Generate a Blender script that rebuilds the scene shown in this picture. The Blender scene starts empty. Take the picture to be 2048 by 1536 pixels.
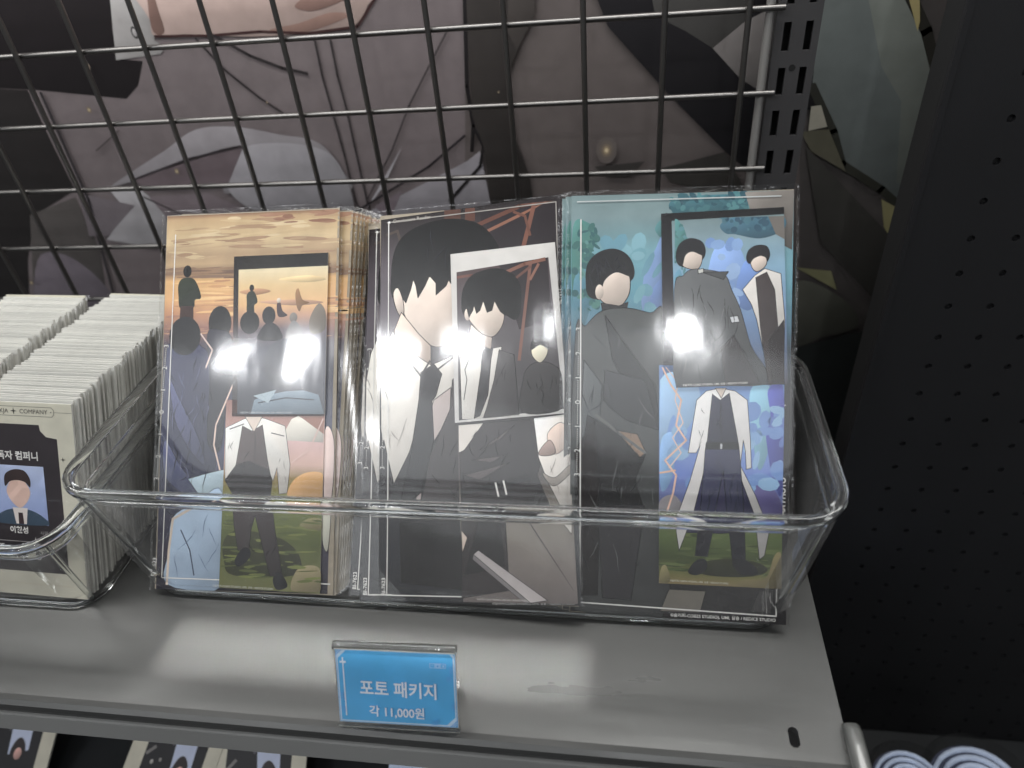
import bpy, bmesh, math, random
from mathutils import Vector, Matrix
random.seed(7)
S = 0.05                       # one wire-grid cell = 5 cm; builders below work in cells
sc = bpy.context.scene
col = sc.collection
R = math.radians

# ------------------------------------------------------------------ camera
cam_d = bpy.data.cameras.new('camera')
cam = bpy.data.objects.new('camera', cam_d); col.objects.link(cam)
cam.matrix_world = Matrix(((0.98874, -0.01123, 0.14925, 5.5074*S),
                           (0.12498, 0.61066, -0.78197, -9.9451*S),
                           (-0.08236, 0.79182, 0.60518, 1.9041*S),
                           (0, 0, 0, 1)))
cam_d.sensor_width = 36; cam_d.lens = 25.19
cam_d.clip_start = 0.01; cam_d.clip_end = 60
cam_d.dof.use_dof = True; cam_d.dof.focus_distance = 8.2*S; cam_d.dof.aperture_fstop = 6.3
sc.camera = cam

# ------------------------------------------------------------------ world and lamps
w = bpy.data.worlds.new('World'); sc.world = w; w.use_nodes = True
bg = w.node_tree.nodes['Background']
bg.inputs[0].default_value = (0.95, 0.97, 1.0, 1); bg.inputs[1].default_value = 0.1
def area(name, loc, target, sx, sy, watt, color=(1, 1, 1), spread=180, shape='RECTANGLE'):
    l = bpy.data.lights.new(name, 'AREA'); l.shape = shape; l.size = sx*S; l.size_y = sy*S
    l.energy = watt; l.color = color; l.spread = R(spread)
    o = bpy.data.objects.new(name, l); col.objects.link(o)
    o.location = Vector(loc)*S
    o.rotation_euler = (Vector(target)-Vector(loc)).to_track_quat('-Z', 'Y').to_euler()
    return o
area('shelf_strip_light', (3.0, -1.5, 5.2), (3.0, -2.6, -5), 30, 2.2, 5.8, (1, .99, .965))
area('ceiling_band_light', (-10, -38, 22), (2, -3, -3), 78, 9.5, 13.5, (.93, .97, 1))
for x, y, z, sx, sy, p in ((-21, -30.2, 25.6, 1.0, 2.4, 1.4), (-17, -31, 26.6, 1.6, 3.2, 4.4), (-11.8, -31.7, 28.5, 3.0, 1.4, 2.4), (-5.3, -31.7, 30.8, 1.0, 2.0, 1.1), (9, -39.4, 24.4, 1.8, 1.8, 4.2)):
    area('ceiling_spot_light', (x, y, z), (3, -3, -3), sx, sy, p, (.97, .98, 1))
area('added_patch_light', (2.85, -5.80, 12), (2.85, -5.90, -5), 4.7, .62, .09, (1, .99, .96), spread=1.3)  # added lamp, shaped to lay the bright patch on the shelf
sc.view_settings.view_transform = 'Standard'; sc.view_settings.look = 'None'
sc.view_settings.exposure = 0; sc.view_settings.gamma = 1; sc.view_settings.use_curve_mapping = False
sc.render.engine = 'CYCLES'
cy = sc.cycles
cy.max_bounces = 12; cy.transparent_max_bounces = 32; cy.glossy_bounces = 6; cy.transmission_bounces = 12
cy.use_adaptive_sampling = True; cy.adaptive_threshold = .03; cy.adaptive_min_samples = 16
cy.diffuse_bounces = 4; cy.use_denoising = True; cy.sample_clamp_indirect = 6
cy.caustics_reflective = True; cy.caustics_refractive = True; cy.blur_glossy = 0.3

# ------------------------------------------------------------------ materials
def lin(c):
    return tuple(((v/255)/12.92 if v/255 <= .04045 else ((v/255+.055)/1.055)**2.4) for v in c)
def nodes(name):
    m = bpy.data.materials.new(name); m.use_nodes = True
    nt = m.node_tree; b = nt.nodes['Principled BSDF']
    return m, nt, b
def tex(nt, kind, scale, detail=3, coord='Object', stretch=None):
    tc = nt.nodes.new('ShaderNodeTexCoord'); n = nt.nodes.new(kind)
    n.inputs['Scale'].default_value = scale
    if 'Detail' in n.inputs: n.inputs['Detail'].default_value = detail
    src = tc.outputs[coord]
    if stretch:
        mp = nt.nodes.new('ShaderNodeMapping'); mp.inputs['Scale'].default_value = stretch
        nt.links.new(src, mp.inputs['Vector']); src = mp.outputs['Vector']
    nt.links.new(src, n.inputs['Vector'])
    return n
def bump(nt, b, height, strength, dist=.001):
    bp = nt.nodes.new('ShaderNodeBump'); bp.inputs['Strength'].default_value = strength
    bp.inputs['Distance'].default_value = dist
    nt.links.new(height, bp.inputs['Height']); nt.links.new(bp.outputs['Normal'], b.inputs['Normal'])
    return bp
def solid(name, c, rough=.5, metal=0, spec=.5, noise=None, nb=None, coat=0):
    """c = sRGB 0..255; noise = (scale, amount) colour variation; nb = (scale, strength) fine relief"""
    m, nt, b = nodes(name); L = lin(c)
    b.inputs['Base Color'].default_value = (*L, 1); b.inputs['Roughness'].default_value = rough
    b.inputs['Metallic'].default_value = metal; b.inputs['Specular IOR Level'].default_value = spec
    b.inputs['Coat Weight'].default_value = coat
    if noise:
        n = tex(nt, 'ShaderNodeTexNoise', noise[0], 5); r = nt.nodes.new('ShaderNodeMix'); r.data_type = 'RGBA'
        r.inputs['A'].default_value = (*[v*(1-noise[1]) for v in L], 1); r.inputs['B'].default_value = (*[v*(1+noise[1]) for v in L], 1)
        nt.links.new(n.outputs['Fac'], r.inputs['Factor']); nt.links.new(r.outputs['Result'], b.inputs['Base Color'])
    if nb:
        n = tex(nt, 'ShaderNodeTexNoise', nb[0], 4); bump(nt, b, n.outputs['Fac'], nb[1])
    return m
def printed(name, rough, grain, spec=.5, weave=False, sat=1.0, val=1.0, gam=1.0):
    """flat print: the colour attribute holds the printed ink, fine relief is the laminate"""
    m, nt, b = nodes(name)
    a = nt.nodes.new('ShaderNodeAttribute'); a.attribute_name = 'ink'
    n = tex(nt, 'ShaderNodeTexNoise', 60, 4); mx = nt.nodes.new('ShaderNodeMix'); mx.data_type = 'RGBA'; mx.blend_type = 'MULTIPLY'
    mx.inputs['Factor'].default_value = .35
    nt.links.new(a.outputs['Color'], mx.inputs['A'])
    cr = nt.nodes.new('ShaderNodeValToRGB'); cr.color_ramp.elements[0].color = (.62, .62, .62, 1); cr.color_ramp.elements[0].position = .3
    cr.color_ramp.elements[1].position = .62
    nt.links.new(n.outputs['Fac'], cr.inputs['Fac']); nt.links.new(cr.outputs['Color'], mx.inputs['B'])
    hs = nt.nodes.new('ShaderNodeHueSaturation'); hs.inputs['Saturation'].default_value = sat; hs.inputs['Value'].default_value = val
    gm = nt.nodes.new('ShaderNodeGamma'); gm.inputs['Gamma'].default_value = gam
    nt.links.new(mx.outputs['Result'], hs.inputs['Color']); nt.links.new(hs.outputs[0], gm.inputs['Color']); nt.links.new(gm.outputs[0], b.inputs['Base Color'])
    b.inputs['Roughness'].default_value = rough; b.inputs['Specular IOR Level'].default_value = spec
    g = tex(nt, 'ShaderNodeTexNoise', 5200 if not weave else 900, 2)
    bump(nt, b, g.outputs['Fac'], grain, .0004)
    return m
def film(name, rough, ior, waves, strength, tint=.985, haze=0.0, stretch=None):
    """thin clear plastic: straight-through transmission plus a Fresnel sheen"""
    m = bpy.data.materials.new(name); m.use_nodes = True; nt = m.node_tree; nt.nodes.clear()
    out = nt.nodes.new('ShaderNodeOutputMaterial'); mix = nt.nodes.new('ShaderNodeMixShader')
    tr = nt.nodes.new('ShaderNodeBsdfTransparent'); tr.inputs[0].default_value = (tint, tint, tint*.998, 1)
    gl = nt.nodes.new('ShaderNodeBsdfGlossy'); gl.inputs['Roughness'].default_value = rough
    lw = nt.nodes.new('ShaderNodeLayerWeight'); lw.inputs['Blend'].default_value = .5
    pw = nt.nodes.new('ShaderNodeMath'); pw.operation = 'POWER'; pw.inputs[1].default_value = 5
    fr = nt.nodes.new('ShaderNodeMath'); fr.operation = 'MULTIPLY_ADD'; f0 = ((ior-1)/(ior+1))**2
    fr.inputs[1].default_value = (1-f0)*.8; fr.inputs[2].default_value = f0
    nt.links.new(lw.outputs['Facing'], pw.inputs[0]); nt.links.new(pw.outputs[0], fr.inputs[0])
    n = tex(nt, 'ShaderNodeTexNoise', waves, 3, stretch=stretch)
    bp = nt.nodes.new('ShaderNodeBump'); bp.inputs['Strength'].default_value = strength; bp.inputs['Distance'].default_value = .002
    nt.links.new(n.outputs['Fac'], bp.inputs['Height']); nt.links.new(bp.outputs['Normal'], gl.inputs['Normal'])
    nt.links.new(fr.outputs[0], mix.inputs[0]); nt.links.new(tr.outputs[0], mix.inputs[1]); nt.links.new(gl.outputs[0], mix.inputs[2])
    last = mix.outputs[0]
    if haze:      # scratch haze plus a pale diffuse veil painted for the wall's reflections
        df = nt.nodes.new('ShaderNodeBsdfDiffuse'); df.inputs[0].default_value = (.8, .8, .8, 1); m2 = nt.nodes.new('ShaderNodeMixShader')
        hn = tex(nt, 'ShaderNodeTexNoise', 9, 6); mr = nt.nodes.new('ShaderNodeMapRange'); mr.inputs['From Min'].default_value = .35; mr.inputs['From Max'].default_value = .75
        mr.inputs['To Min'].default_value = haze*.4; mr.inputs['To Max'].default_value = haze*1.8
        nt.links.new(hn.outputs['Fac'], mr.inputs['Value']); nt.links.new(mr.outputs[0], m2.inputs[0])
        nt.links.new(last, m2.inputs[1]); nt.links.new(df.outputs[0], m2.inputs[2]); last = m2.outputs[0]
    nt.links.new(last, out.inputs[0])
    return m
def glass(name, rough=.02, ior=1.49, c=(.97, .98, .98)):
    m = bpy.data.materials.new(name); m.use_nodes = True; nt = m.node_tree; nt.nodes.clear()
    out = nt.nodes.new('ShaderNodeOutputMaterial'); g = nt.nodes.new('ShaderNodeBsdfGlass')
    g.inputs['Roughness'].default_value = rough; g.inputs['IOR'].default_value = ior; g.inputs['Color'].default_value = (*c, 1)
    nt.links.new(g.outputs[0], out.inputs[0]); return m

M = {
 'wire': solid('black_nickel_wire', (112, 110, 108), .31, .95, spec=.6, nb=(300, .05)),
 'rod': solid('grey_steel_rod', (165, 163, 160), .38, .6, nb=(200, .05)),
 'post': solid('charcoal_post_paint', (58, 57, 58), .45, noise=(40, .15), nb=(900, .08)),
 'dark': solid('unlit_black', (9, 9, 10), .8),
 'peg': solid('charcoal_pegboard_paint', (27, 27, 29), .5, noise=(9, .35), nb=(1500, .12)),
 'pegedge': solid('black_board_edge', (12, 12, 13), .7),
 'shelf': None,
 'lip': solid('grey_lip_paint', (138, 138, 136), .4, noise=(20, .12), nb=(1200, .08)),
 'lipgap': solid('shadow_gap_black', (10, 10, 10), .8),
 'lower': solid('dark_lower_shelf_paint', (38, 40, 42), .55, noise=(12, .2)),
 'acrylic': film('clear_acrylic_wall', .05, 1.46, 14, .12, .985, .03),
 'rim': glass('clear_acrylic_rim'),
 'sleeve': film('clear_sleeve_film', .085, 1.5, 22, .2, .985, 0, (1, .4, 1)),
 'seam': film('sleeve_weld_seam', .2, 1.55, 160, .8, .97),
 'print': printed('laminated_print', .27, .12, sat=.8, val=1.05, gam=1.18),
 'matte': printed('uncoated_print', .5, .08, .35),
 'banner': printed('fabric_banner_print', .42, .10, .4, True, sat=.75, val=.88),
 'paper': solid('white_card_edge', (205, 202, 192), .6, noise=(220, .12)),
 'cream': solid('cream_card_edge', (203, 202, 196), .6, noise=(150, .12)),
 'edge': solid('cut_photo_card_edge', (150, 140, 124), .55, noise=(260, .3)),
 'backing': solid('grey_card_back', (150, 148, 146), .6),
 'roll': solid('pale_blue_towel', (188, 200, 222), .8, noise=(90, .2), nb=(800, .6)),
 'rolldark': solid('slate_towel', (70, 74, 92), .85, nb=(800, .6)),
 'clip': solid('cloudy_plastic_clip', (112, 113, 111), .3, noise=(60, .3), coat=.5),
}
# shelf paint: satin grey with faint scuffs
m, nt, b = nodes('satin_grey_shelf_paint')
n1 = tex(nt, 'ShaderNodeTexNoise', 5, 4, stretch=(1, 2.5, 1)); n2 = tex(nt, 'ShaderNodeTexNoise', 26, 6, stretch=(.5, 3, 1))
ml = nt.nodes.new('ShaderNodeMath'); ml.operation = 'MULTIPLY_ADD'; ml.inputs[1].default_value = .4
nt.links.new(n2.outputs['Fac'], ml.inputs[0]); nt.links.new(n1.outputs['Fac'], ml.inputs[2])
cr = nt.nodes.new('ShaderNodeValToRGB'); cr.color_ramp.elements[0].position = .35; cr.color_ramp.elements[1].position = 1.0
cr.color_ramp.elements[0].color = (*lin((62, 63, 62)), 1); cr.color_ramp.elements[1].color = (*lin((76, 76, 75)), 1)
nt.links.new(ml.outputs[0], cr.inputs['Fac'])
vo = tex(nt, 'ShaderNodeTexVoronoi', 55); lt = nt.nodes.new('ShaderNodeMath'); lt.operation = 'LESS_THAN'; lt.inputs[1].default_value = .045
nt.links.new(vo.outputs['Distance'], lt.inputs[0]); sx_ = nt.nodes.new('ShaderNodeSeparateColor'); nt.links.new(vo.outputs['Color'], sx_.inputs[0])
gt = nt.nodes.new('ShaderNodeMath'); gt.operation = 'GREATER_THAN'; gt.inputs[1].default_value = .82; nt.links.new(sx_.outputs[0], gt.inputs[0])
am = nt.nodes.new('ShaderNodeMath'); am.operation = 'MULTIPLY'; nt.links.new(lt.outputs[0], am.inputs[0]); nt.links.new(gt.outputs[0], am.inputs[1])
sp = nt.nodes.new('ShaderNodeMix'); sp.data_type = 'RGBA'; sp.inputs['B'].default_value = (.42, .42, .4, 1)
nt.links.new(am.outputs[0], sp.inputs['Factor']); nt.links.new(cr.outputs[0], sp.inputs['A']); nt.links.new(sp.outputs['Result'], b.inputs['Base Color'])
rr = nt.nodes.new('ShaderNodeMapRange'); rr.inputs['From Min'].default_value = .4; rr.inputs['From Max'].default_value = 1.0; rr.inputs['To Min'].default_value = .2; rr.inputs['To Max'].default_value = .52
nt.links.new(ml.outputs[0], rr.inputs['Value']); nt.links.new(rr.outputs[0], b.inputs['Roughness'])
b.inputs['Metallic'].default_value = .35
g = tex(nt, 'ShaderNodeTexNoise', 1400, 3); bump(nt, b, g.outputs['Fac'], .07, .0005)
M['shelf'] = m

# ------------------------------------------------------------------ mesh builder
class MB:
    def __init__(s): s.v = []; s.f = []; s.c = []; s.m = []
    def face(s, pts, c=None, mi=0):
        k = len(s.v); s.v += [tuple(p) for p in pts]; s.f.append(list(range(k, k+len(pts))))
        s.c.append(c if (c and isinstance(c[0], tuple)) else [c or (0, 0, 0)]*len(pts)); s.m.append(mi)
    def box(s, a, b, mi=0):
        (x0, y0, z0), (x1, y1, z1) = a, b
        k = len(s.v); s.v += [(x, y, z) for z in (z0, z1) for y in (y0, y1) for x in (x0, x1)]
        for f in ((0, 2, 3, 1), (4, 5, 7, 6), (0, 1, 5, 4), (2, 6, 7, 3), (0, 4, 6, 2), (1, 3, 7, 5)):
            s.f.append([k+i for i in f]); s.c.append([(0, 0, 0)]*4); s.m.append(mi)
    def tube(s, p0, p1, r, n=10, mi=0):
        p0, p1 = Vector(p0), Vector(p1); d = (p1-p0).normalized()
        u = d.orthogonal().normalized(); v = d.cross(u); k = len(s.v)
        for p in (p0, p1):
            for i in range(n):
                a = 2*math.pi*i/n; s.v.append(tuple(p+u*math.cos(a)*r+v*math.sin(a)*r))
        for i in range(n):
            j = (i+1) % n; s.f.append([k+i, k+j, k+n+j, k+n+i]); s.c.append([(0, 0, 0)]*4); s.m.append(mi)
        for e, rev in ((0, True), (n, False)):
            k2 = len(s.v); s.v += [s.v[k+e+i] for i in range(n)]   # caps keep their own corners so the sides shade straight
            q = [k2+i for i in range(n)]; s.f.append(q[::-1] if rev else q); s.c.append([(0, 0, 0)]*n); s.m.append(mi)
    def grid(s, rings, closed_u=True, closed_v=False, mi=0):
        k = len(s.v); n = len(rings[0])
        for r in rings: s.v += [tuple(p) for p in r]
        for i in range(len(rings)-(0 if closed_v else 1)):
            i2 = (i+1) % len(rings)
            for j in range(n if closed_u else n-1):
                j2 = (j+1) % n
                s.f.append([k+i*n+j, k+i*n+j2, k+i2*n+j2, k+i2*n+j]); s.c.append([(0, 0, 0)]*4); s.m.append(mi)
    def mesh(s, name, mats, smooth=False):
        me = bpy.data.meshes.new(name); me.from_pydata([tuple(a*S for a in p) for p in s.v], [], s.f)
        at = me.color_attributes.new('ink', 'FLOAT_COLOR', 'CORNER')
        flat = []
        for fc in s.c:
            for c in fc:
                flat += [*lin(c), 1.0]
        at.data.foreach_set('color', flat)
        for mm in (mats if isinstance(mats, list) else [mats]): me.materials.append(mm)
        me.polygons.foreach_set('material_index', s.m)
        if smooth == 'corners':        # long straight walls stay flat, only the corner strips are smoothed
            me.polygons.foreach_set('use_smooth', [len(f) == 4 and abs(s.v[f[0]][0]-s.v[f[1]][0])+abs(s.v[f[0]][1]-s.v[f[1]][1]) < .6 for f in s.f])
        elif smooth: me.polygons.foreach_set('use_smooth', [True]*len(s.f))
        me.update(); return me
    def build(s, name, mats, parent=None, smooth=False):
        return link(name, s.mesh(name, mats, smooth), parent)
def link(name, me, parent=None):
    o = bpy.data.objects.new(name, me); col.objects.link(o)
    if parent: o.parent = parent
    return o
def tag(o, label=None, cat=None, group=None, kind=None):
    if label: o['label'] = label
    if cat: o['category'] = cat
    if group: o['group'] = group
    if kind: o['kind'] = kind
    return o
def empty(name, loc=(0, 0, 0), frame=None):
    o = bpy.data.objects.new(name, None); col.objects.link(o); o.empty_display_size = .02
    if frame:
        ex, ey, n = (Vector(frame[k]) for k in ('ex', 'ey', 'n')); p = Vector(frame['o'])*S
        o.matrix_world = Matrix(((ex.x, ey.x, n.x, p.x), (ex.y, ey.y, n.y, p.y), (ex.z, ey.z, n.z, p.z), (0, 0, 0, 1)))
    else: o.location = Vector(loc)*S
    return o
def bevel(o, width, seg=2):
    bm = bmesh.new(); bm.from_mesh(o.data); bmesh.ops.remove_doubles(bm, verts=bm.verts, dist=1e-6)
    bmesh.ops.bevel(bm, geom=[e for e in bm.edges], offset=width*S, segments=seg, affect='EDGES', profile=.5)
    bm.to_mesh(o.data); bm.free(); return o

# ------------------------------------------------------------------ flat print drawing
def spline(pts, n=5):
    out = []; k = len(pts)
    for i in range(k):
        p0, p1, p2, p3 = (Vector(pts[(i+j-1) % k]) for j in range(4))
        for t in range(n):
            t /= n
            out.append(tuple(.5*((2*p1)+(p2-p0)*t+(2*p0-5*p1+4*p2-p3)*t*t+(3*p1-p0-3*p2+p3)*t**3)))
    return out
class Art(MB):
    """flat shapes stacked a hair apart; plane axes = (ax0, ax1), layers grow along the third"""
    def __init__(s, z=0, step=.0012, to3=None):
        super().__init__(); s.ol = None; s.clip = None; s.shade = .3; s.z = z; s.step = step; s.to3 = to3 or (lambda u, v, z: (u, v, z))
    def add(s, pts, c, lift=True):
        if lift: s.z += s.step
        if s.clip:
            u0, u1, v0, v1 = s.clip; pts = [(min(max(u, u0), u1), min(max(v, v0), v1)) for u, v in pts]
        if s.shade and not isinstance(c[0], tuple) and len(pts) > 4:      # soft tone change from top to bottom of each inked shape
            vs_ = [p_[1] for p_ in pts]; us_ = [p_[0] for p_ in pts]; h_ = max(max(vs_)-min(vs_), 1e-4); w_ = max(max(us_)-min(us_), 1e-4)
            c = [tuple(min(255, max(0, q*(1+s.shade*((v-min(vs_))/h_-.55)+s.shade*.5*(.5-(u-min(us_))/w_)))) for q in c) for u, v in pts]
        s.face([s.to3(u, v, s.z) for u, v in pts], c); return s
    def edge(s, pts):
        if s.ol: s.line(list(pts)+[pts[0]], *s.ol)
        return s
    def poly(s, pts, c): s.add(pts, c); return s.edge(pts)
    def spl(s, pts, c): q = spline(pts); s.add(q, c); return s.edge(q)
    def folds(s, pts, n, c, wd=.012, ln=.35):
        """loose crease strokes drawn inside a shape"""
        xs_ = [p[0] for p in pts]; ys_ = [p[1] for p in pts]
        def inside(x, y):
            r_ = False
            for (ax, ay), (bx, by) in zip(pts, pts[1:]+pts[:1]):
                if (ay > y) != (by > y) and x < (bx-ax)*(y-ay)/(by-ay)+ax: r_ = not r_
            return r_
        for _ in range(n*6):
            x, y = random.uniform(min(xs_), max(xs_)), random.uniform(min(ys_), max(ys_)); an = random.uniform(-2.2, -.9); l_ = random.uniform(.3, 1)*ln
            q = [(x, y)]
            for _k in range(4): q.append((q[-1][0]+math.cos(an)*l_/4, q[-1][1]+math.sin(an)*l_/4)); an += random.uniform(-.3, .3)
            if all(inside(*p_) for p_ in q):
                s.z += s.step*.5
                for (a_, b_), t in zip(zip(q, q[1:]), (.5, 1, .8, .4)): s.line([a_, b_], wd*t, c); s.z -= s.step
                n -= 1
                if n <= 0: break
        return s
    def ell(s, cen, rx, ry, c, n=20, rot=0):
        (x, y), cr_, sr = cen, math.cos(rot), math.sin(rot)
        return s.add([(x+rx*math.cos(a)*cr_-ry*math.sin(a)*sr, y+rx*math.cos(a)*sr+ry*math.sin(a)*cr_) for a in (2*math.pi*i/n for i in range(n))], c)
    def line(s, pts, wd, c):
        s.z += s.step
        for a, b in zip(pts, pts[1:]):
            d = Vector((b[0]-a[0], b[1]-a[1])); L = d.length
            if L < 1e-6: continue
            q = Vector((-d.y, d.x))/L*wd/2; e = d/L*wd*.3
            s.add([(a[0]+q.x-e.x, a[1]+q.y-e.y), (a[0]-q.x-e.x, a[1]-q.y-e.y), (b[0]-q.x+e.x, b[1]-q.y+e.y), (b[0]+q.x+e.x, b[1]+q.y+e.y)], c, False)
        return s
    def dabs(s, area_, n, inks, rx, ry, rot=.15):
        """many small brush dabs inside a box u0, u1, v0, v1"""
        s.z += s.step; u0, u1, v0, v1 = area_; z0 = s.z; keep, s.shade = s.shade, 0
        for i in range(n):
            s.z = z0+s.step*.08*(i % 12)-s.step
            s.ell((random.uniform(u0, u1), random.uniform(v0, v1)), random.uniform(*rx), random.uniform(*ry), random.choice(inks), 9, random.uniform(-rot, rot))
        s.z = z0+s.step; s.shade = keep; return s
    def grad(s, quad, stops):
        """quad TL TR BR BL, stops (t from the top, ink)"""
        s.z += s.step; tl, tr, br, bl = (Vector(p) for p in quad)
        for (t0, c0), (t1, c1) in zip(stops, stops[1:]):
            a, b_, c_, d = tl.lerp(bl, t0), tr.lerp(br, t0), tr.lerp(br, t1), tl.lerp(bl, t1)
            s.face([s.to3(p[0], p[1], s.z) for p in (d, c_, b_, a)], [c1, c1, c0, c0])
        return s
    def text(s, body, p0, p1, c, bold=0.0, tall=1.0):
        """lettering whose baseline runs p0 -> p1"""
        s.z += s.step
        cu = bpy.data.curves.new('t', 'FONT'); cu.body = body; cu.size = 1; cu.offset = bold; cu.resolution_u = 3
        ob = bpy.data.objects.new('t', cu); col.objects.link(ob)
        dg = bpy.context.evaluated_depsgraph_get(); me = ob.evaluated_get(dg).to_mesh()
        vs = [v.co.copy() for v in me.vertices]; fs = [list(p.vertices) for p in me.polygons]
        ob.evaluated_get(dg).to_mesh_clear(); bpy.data.objects.remove(ob); bpy.data.curves.remove(cu)
        if not vs: return s
        x0 = min(v.x for v in vs); x1 = max(v.x for v in vs)
        d = Vector((p1[0]-p0[0], p1[1]-p0[1])); k = d.length/(x1-x0); d.normalize(); q = Vector((-d.y, d.x))
        b0 = len(s.v)
        for v in vs:
            p = Vector(p0)+d*(v.x-x0)*k+q*v.y*k*tall; s.v.append(s.to3(p.x, p.y, s.z))
        for f in fs: s.f.append([b0+i for i in f]); s.c.append([c]*len(f)); s.m.append(0)
        return s

# ================================================================== the rack
# ---- printed banner behind the grid (plain generic stand-in: large cloth-like colour fields)
ban = empty('printed_banner', (4, 1.52, -12))
mb = MB(); mb.box((-16, .0, -2), (12, .04, 20)); mb.build('fabric_sheet', M['backing'], ban)
a = Art(.012, .0016, lambda u, v, z: (u-4, -z, v+12))
W_ = lambda *c: c
a.poly([(-12, -14), (16, -14), (16, 8), (-12, 8)], (116, 104, 106))
a.poly([(3.28,0.58),(8.46,0.23),(9.67,-6.07),(2.45,-6.11)], (98, 88, 86))
a.poly([(7.82,0.28),(12.12,-0.01),(16.68,-11.22),(9.66,-11.71)], (84, 78, 76))
a.poly([(-6.3,1.36),(-2.05,1.07),(-2.47,0.01),(-2.53,-0.42),(-2.15,-0.47),(-2.39,-0.83),(-2.69,-1.03),(-4.28,-0.81),(-7.72,-0.52)], (34, 28, 31))
a.poly([(-7.72,-0.52),(-4.42,-0.81),(-4.44,-1.09),(-4.44,-1.74),(-4.42,-2.57),(-5.49,-3.03),(-6.17,-3.97),(-6.89,-5.38),(-11.38,-5.37)], (42, 38, 38))
a.poly([(-5.6,-3.03),(-4.49,-2.71),(-4.49,-3.79),(-5.02,-5.39),(-6.77,-5.38)], (84, 78, 76))
a.spl([(-5.95,-3.98),(-5.29,-3.88),(-4.8,-4.44),(-4.74,-5.14),(-5.54,-5.51),(-6.66,-5.38)], (112, 102, 112))
a.poly([(-2.13,0.94),(-1.58,0.91),(-1.74,0.18),(-1.81,-0.18),(-1.68,-0.29),(-1.79,-0.38),(-2.6,-0.43),(-2.45,0.01)], (170, 166, 165))
a.ell([(-2.1,-0.05)][0], .06, .09, (60, 58, 60)); a.ell([(-2.1,-0.05)][0], .035, .06, (160, 156, 156))
a.spl([(-1.59,0.78),(-1.77,0.11),(-1.77,-0.12),(-1.27,-0.12),(-0.79,-0.17),(-0.05,-0.22),(0.76,-0.22),(1.33,-0.2),(1.55,-0.12),(1.75,0.1),(1.96,0.54)], (178, 150, 140))
a.spl([(-1.55,0.78),(-1.57,0.24),(-1.59,-0.06),(-1.75,-0.09),(-1.77,0.11)], (128, 92, 80))
a.spl([(0.14,-0.14),(0.64,-0.07),(1.15,0.04),(1.45,-0.01),(1.03,-0.14),(0.52,-0.22)], (140, 102, 88))
a.spl([(0.63,0.17),(1.07,0.34),(1.51,0.25),(1.17,0.13),(0.84,0.08)], (136, 98, 86))
a.line([(-1.78,-0.12),(-0.86,-0.16),(-0.03,-0.15),(0.76,-0.22),(1.54,-0.17),(1.98,0.29)], .035, (62, 30, 30))
a.line([(-1.11,-0.19),(-0.79,-0.67),(-0.34,-1.12),(-0.01,-1.38)], .035, (46, 40, 42))
a.line([(-0.85,-0.13),(-0.3,-0.48),(0.18,-0.69),(0.57,-0.79)], .045, (46, 40, 42))
for dx in (0, 31):
    a.line([(0.82,-0.32),(0.81,-0.83),(0.84,-1.37),(0.88,-2.12),(0.89,-2.92),(0.98,-3.3)] if dx == 0 else [(1.07,-0.32),(1.06,-0.84),(1.09,-1.38),(1.09,-2.04),(1.1,-2.92),(1.14,-3.3)], .035, (52, 46, 48))
a.spl([(-3.63,-2.52),(-3.16,-2.28),(-2.34,-1.91),(-1.64,-1.58),(-0.92,-1.56),(-0.17,-1.72),(0.49,-1.89),(0.81,-2.42),(0.83,-2.73),(-0.11,-2.79),(-0.8,-2.59),(-1.5,-2.71),(-1.22,-2.21),(-0.85,-1.88),(-1.73,-2.02),(-2.81,-2.34)], (146, 140, 145))
a.spl([(-1.41,-2.57),(-0.97,-1.96),(-0.21,-1.86),(0.55,-2.02),(0.8,-2.46),(0.77,-3.19),(-0.05,-3.27),(-1.04,-3.05)], (150, 146, 152))
a.poly([(-3.15,-2.4),(-0.84,-1.86),(-1.41,-2.59),(-2.92,-2.6)], (108, 92, 98))
a.poly([(-3.73,-2.52),(-3.14,-2.53),(-2.77,-2.96),(-2.97,-3.81),(-4.22,-3.56),(-3.54,-2.98)], (166, 162, 166))
a.poly([(-4.34,-2.62),(-3.33,-2.89),(-4.15,-3.48),(-4.55,-3.47)], (116, 106, 112))
a.poly([(-2.98,-2.73),(-1.79,-2.7),(-0.98,-3.15),(-2.77,-3.2)], (122, 108, 114))
a.line([(-3.15,-2.4),(-1.93,-2.06),(-0.85,-1.88)], .03, (60, 52, 56)); a.line([(-3.08,-2.73),(-2.44,-3.11)], .03, (60, 52, 56))
a.line([(-3.62,-1.86),(-3.03,-1.53)], .02, (70, 60, 62)); a.line([(-4.17,-0.86),(-4.21,-2.77),(-4.63,-4.79),(-4.35,-4.91)], .05, (48, 44, 48))
a.poly([(0.7,-3.29),(2.09,-2.68),(2.97,-2.28),(3.2,-2.12),(3.3,-3.17),(3.21,-3.63),(0.63,-3.58)], (146, 141, 148))
a.poly([(1.07,-3.06),(1.91,-1.99),(1.47,-2.66)], (164, 160, 166)); a.poly([(1.22,-3.02),(1.77,-2.76),(1.44,-3.31)], (118, 104, 112))
a.poly([(2.91,-0.3),(2.56,-0.77),(2.69,-0.57)], (90, 82, 84)); a.line([(2.91,-0.3),(2.14,-1.35),(1.72,-2.06),(1.1,-2.92)], .03, (70, 62, 64))
a.line([(2.98,-1.86),(2.32,-2.34),(0.72,-3.19)], .04, (46, 40, 44)); a.line([(3.25,0.33),(3.11,-1.1),(3.14,-1.71),(3.07,-2.11)], .06, (30, 26, 28))
a.line([(3.15,-1.75),(3.27,-2.04),(3.18,-2.37),(2.58,-2.96)], .05, (34, 30, 32))
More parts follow.
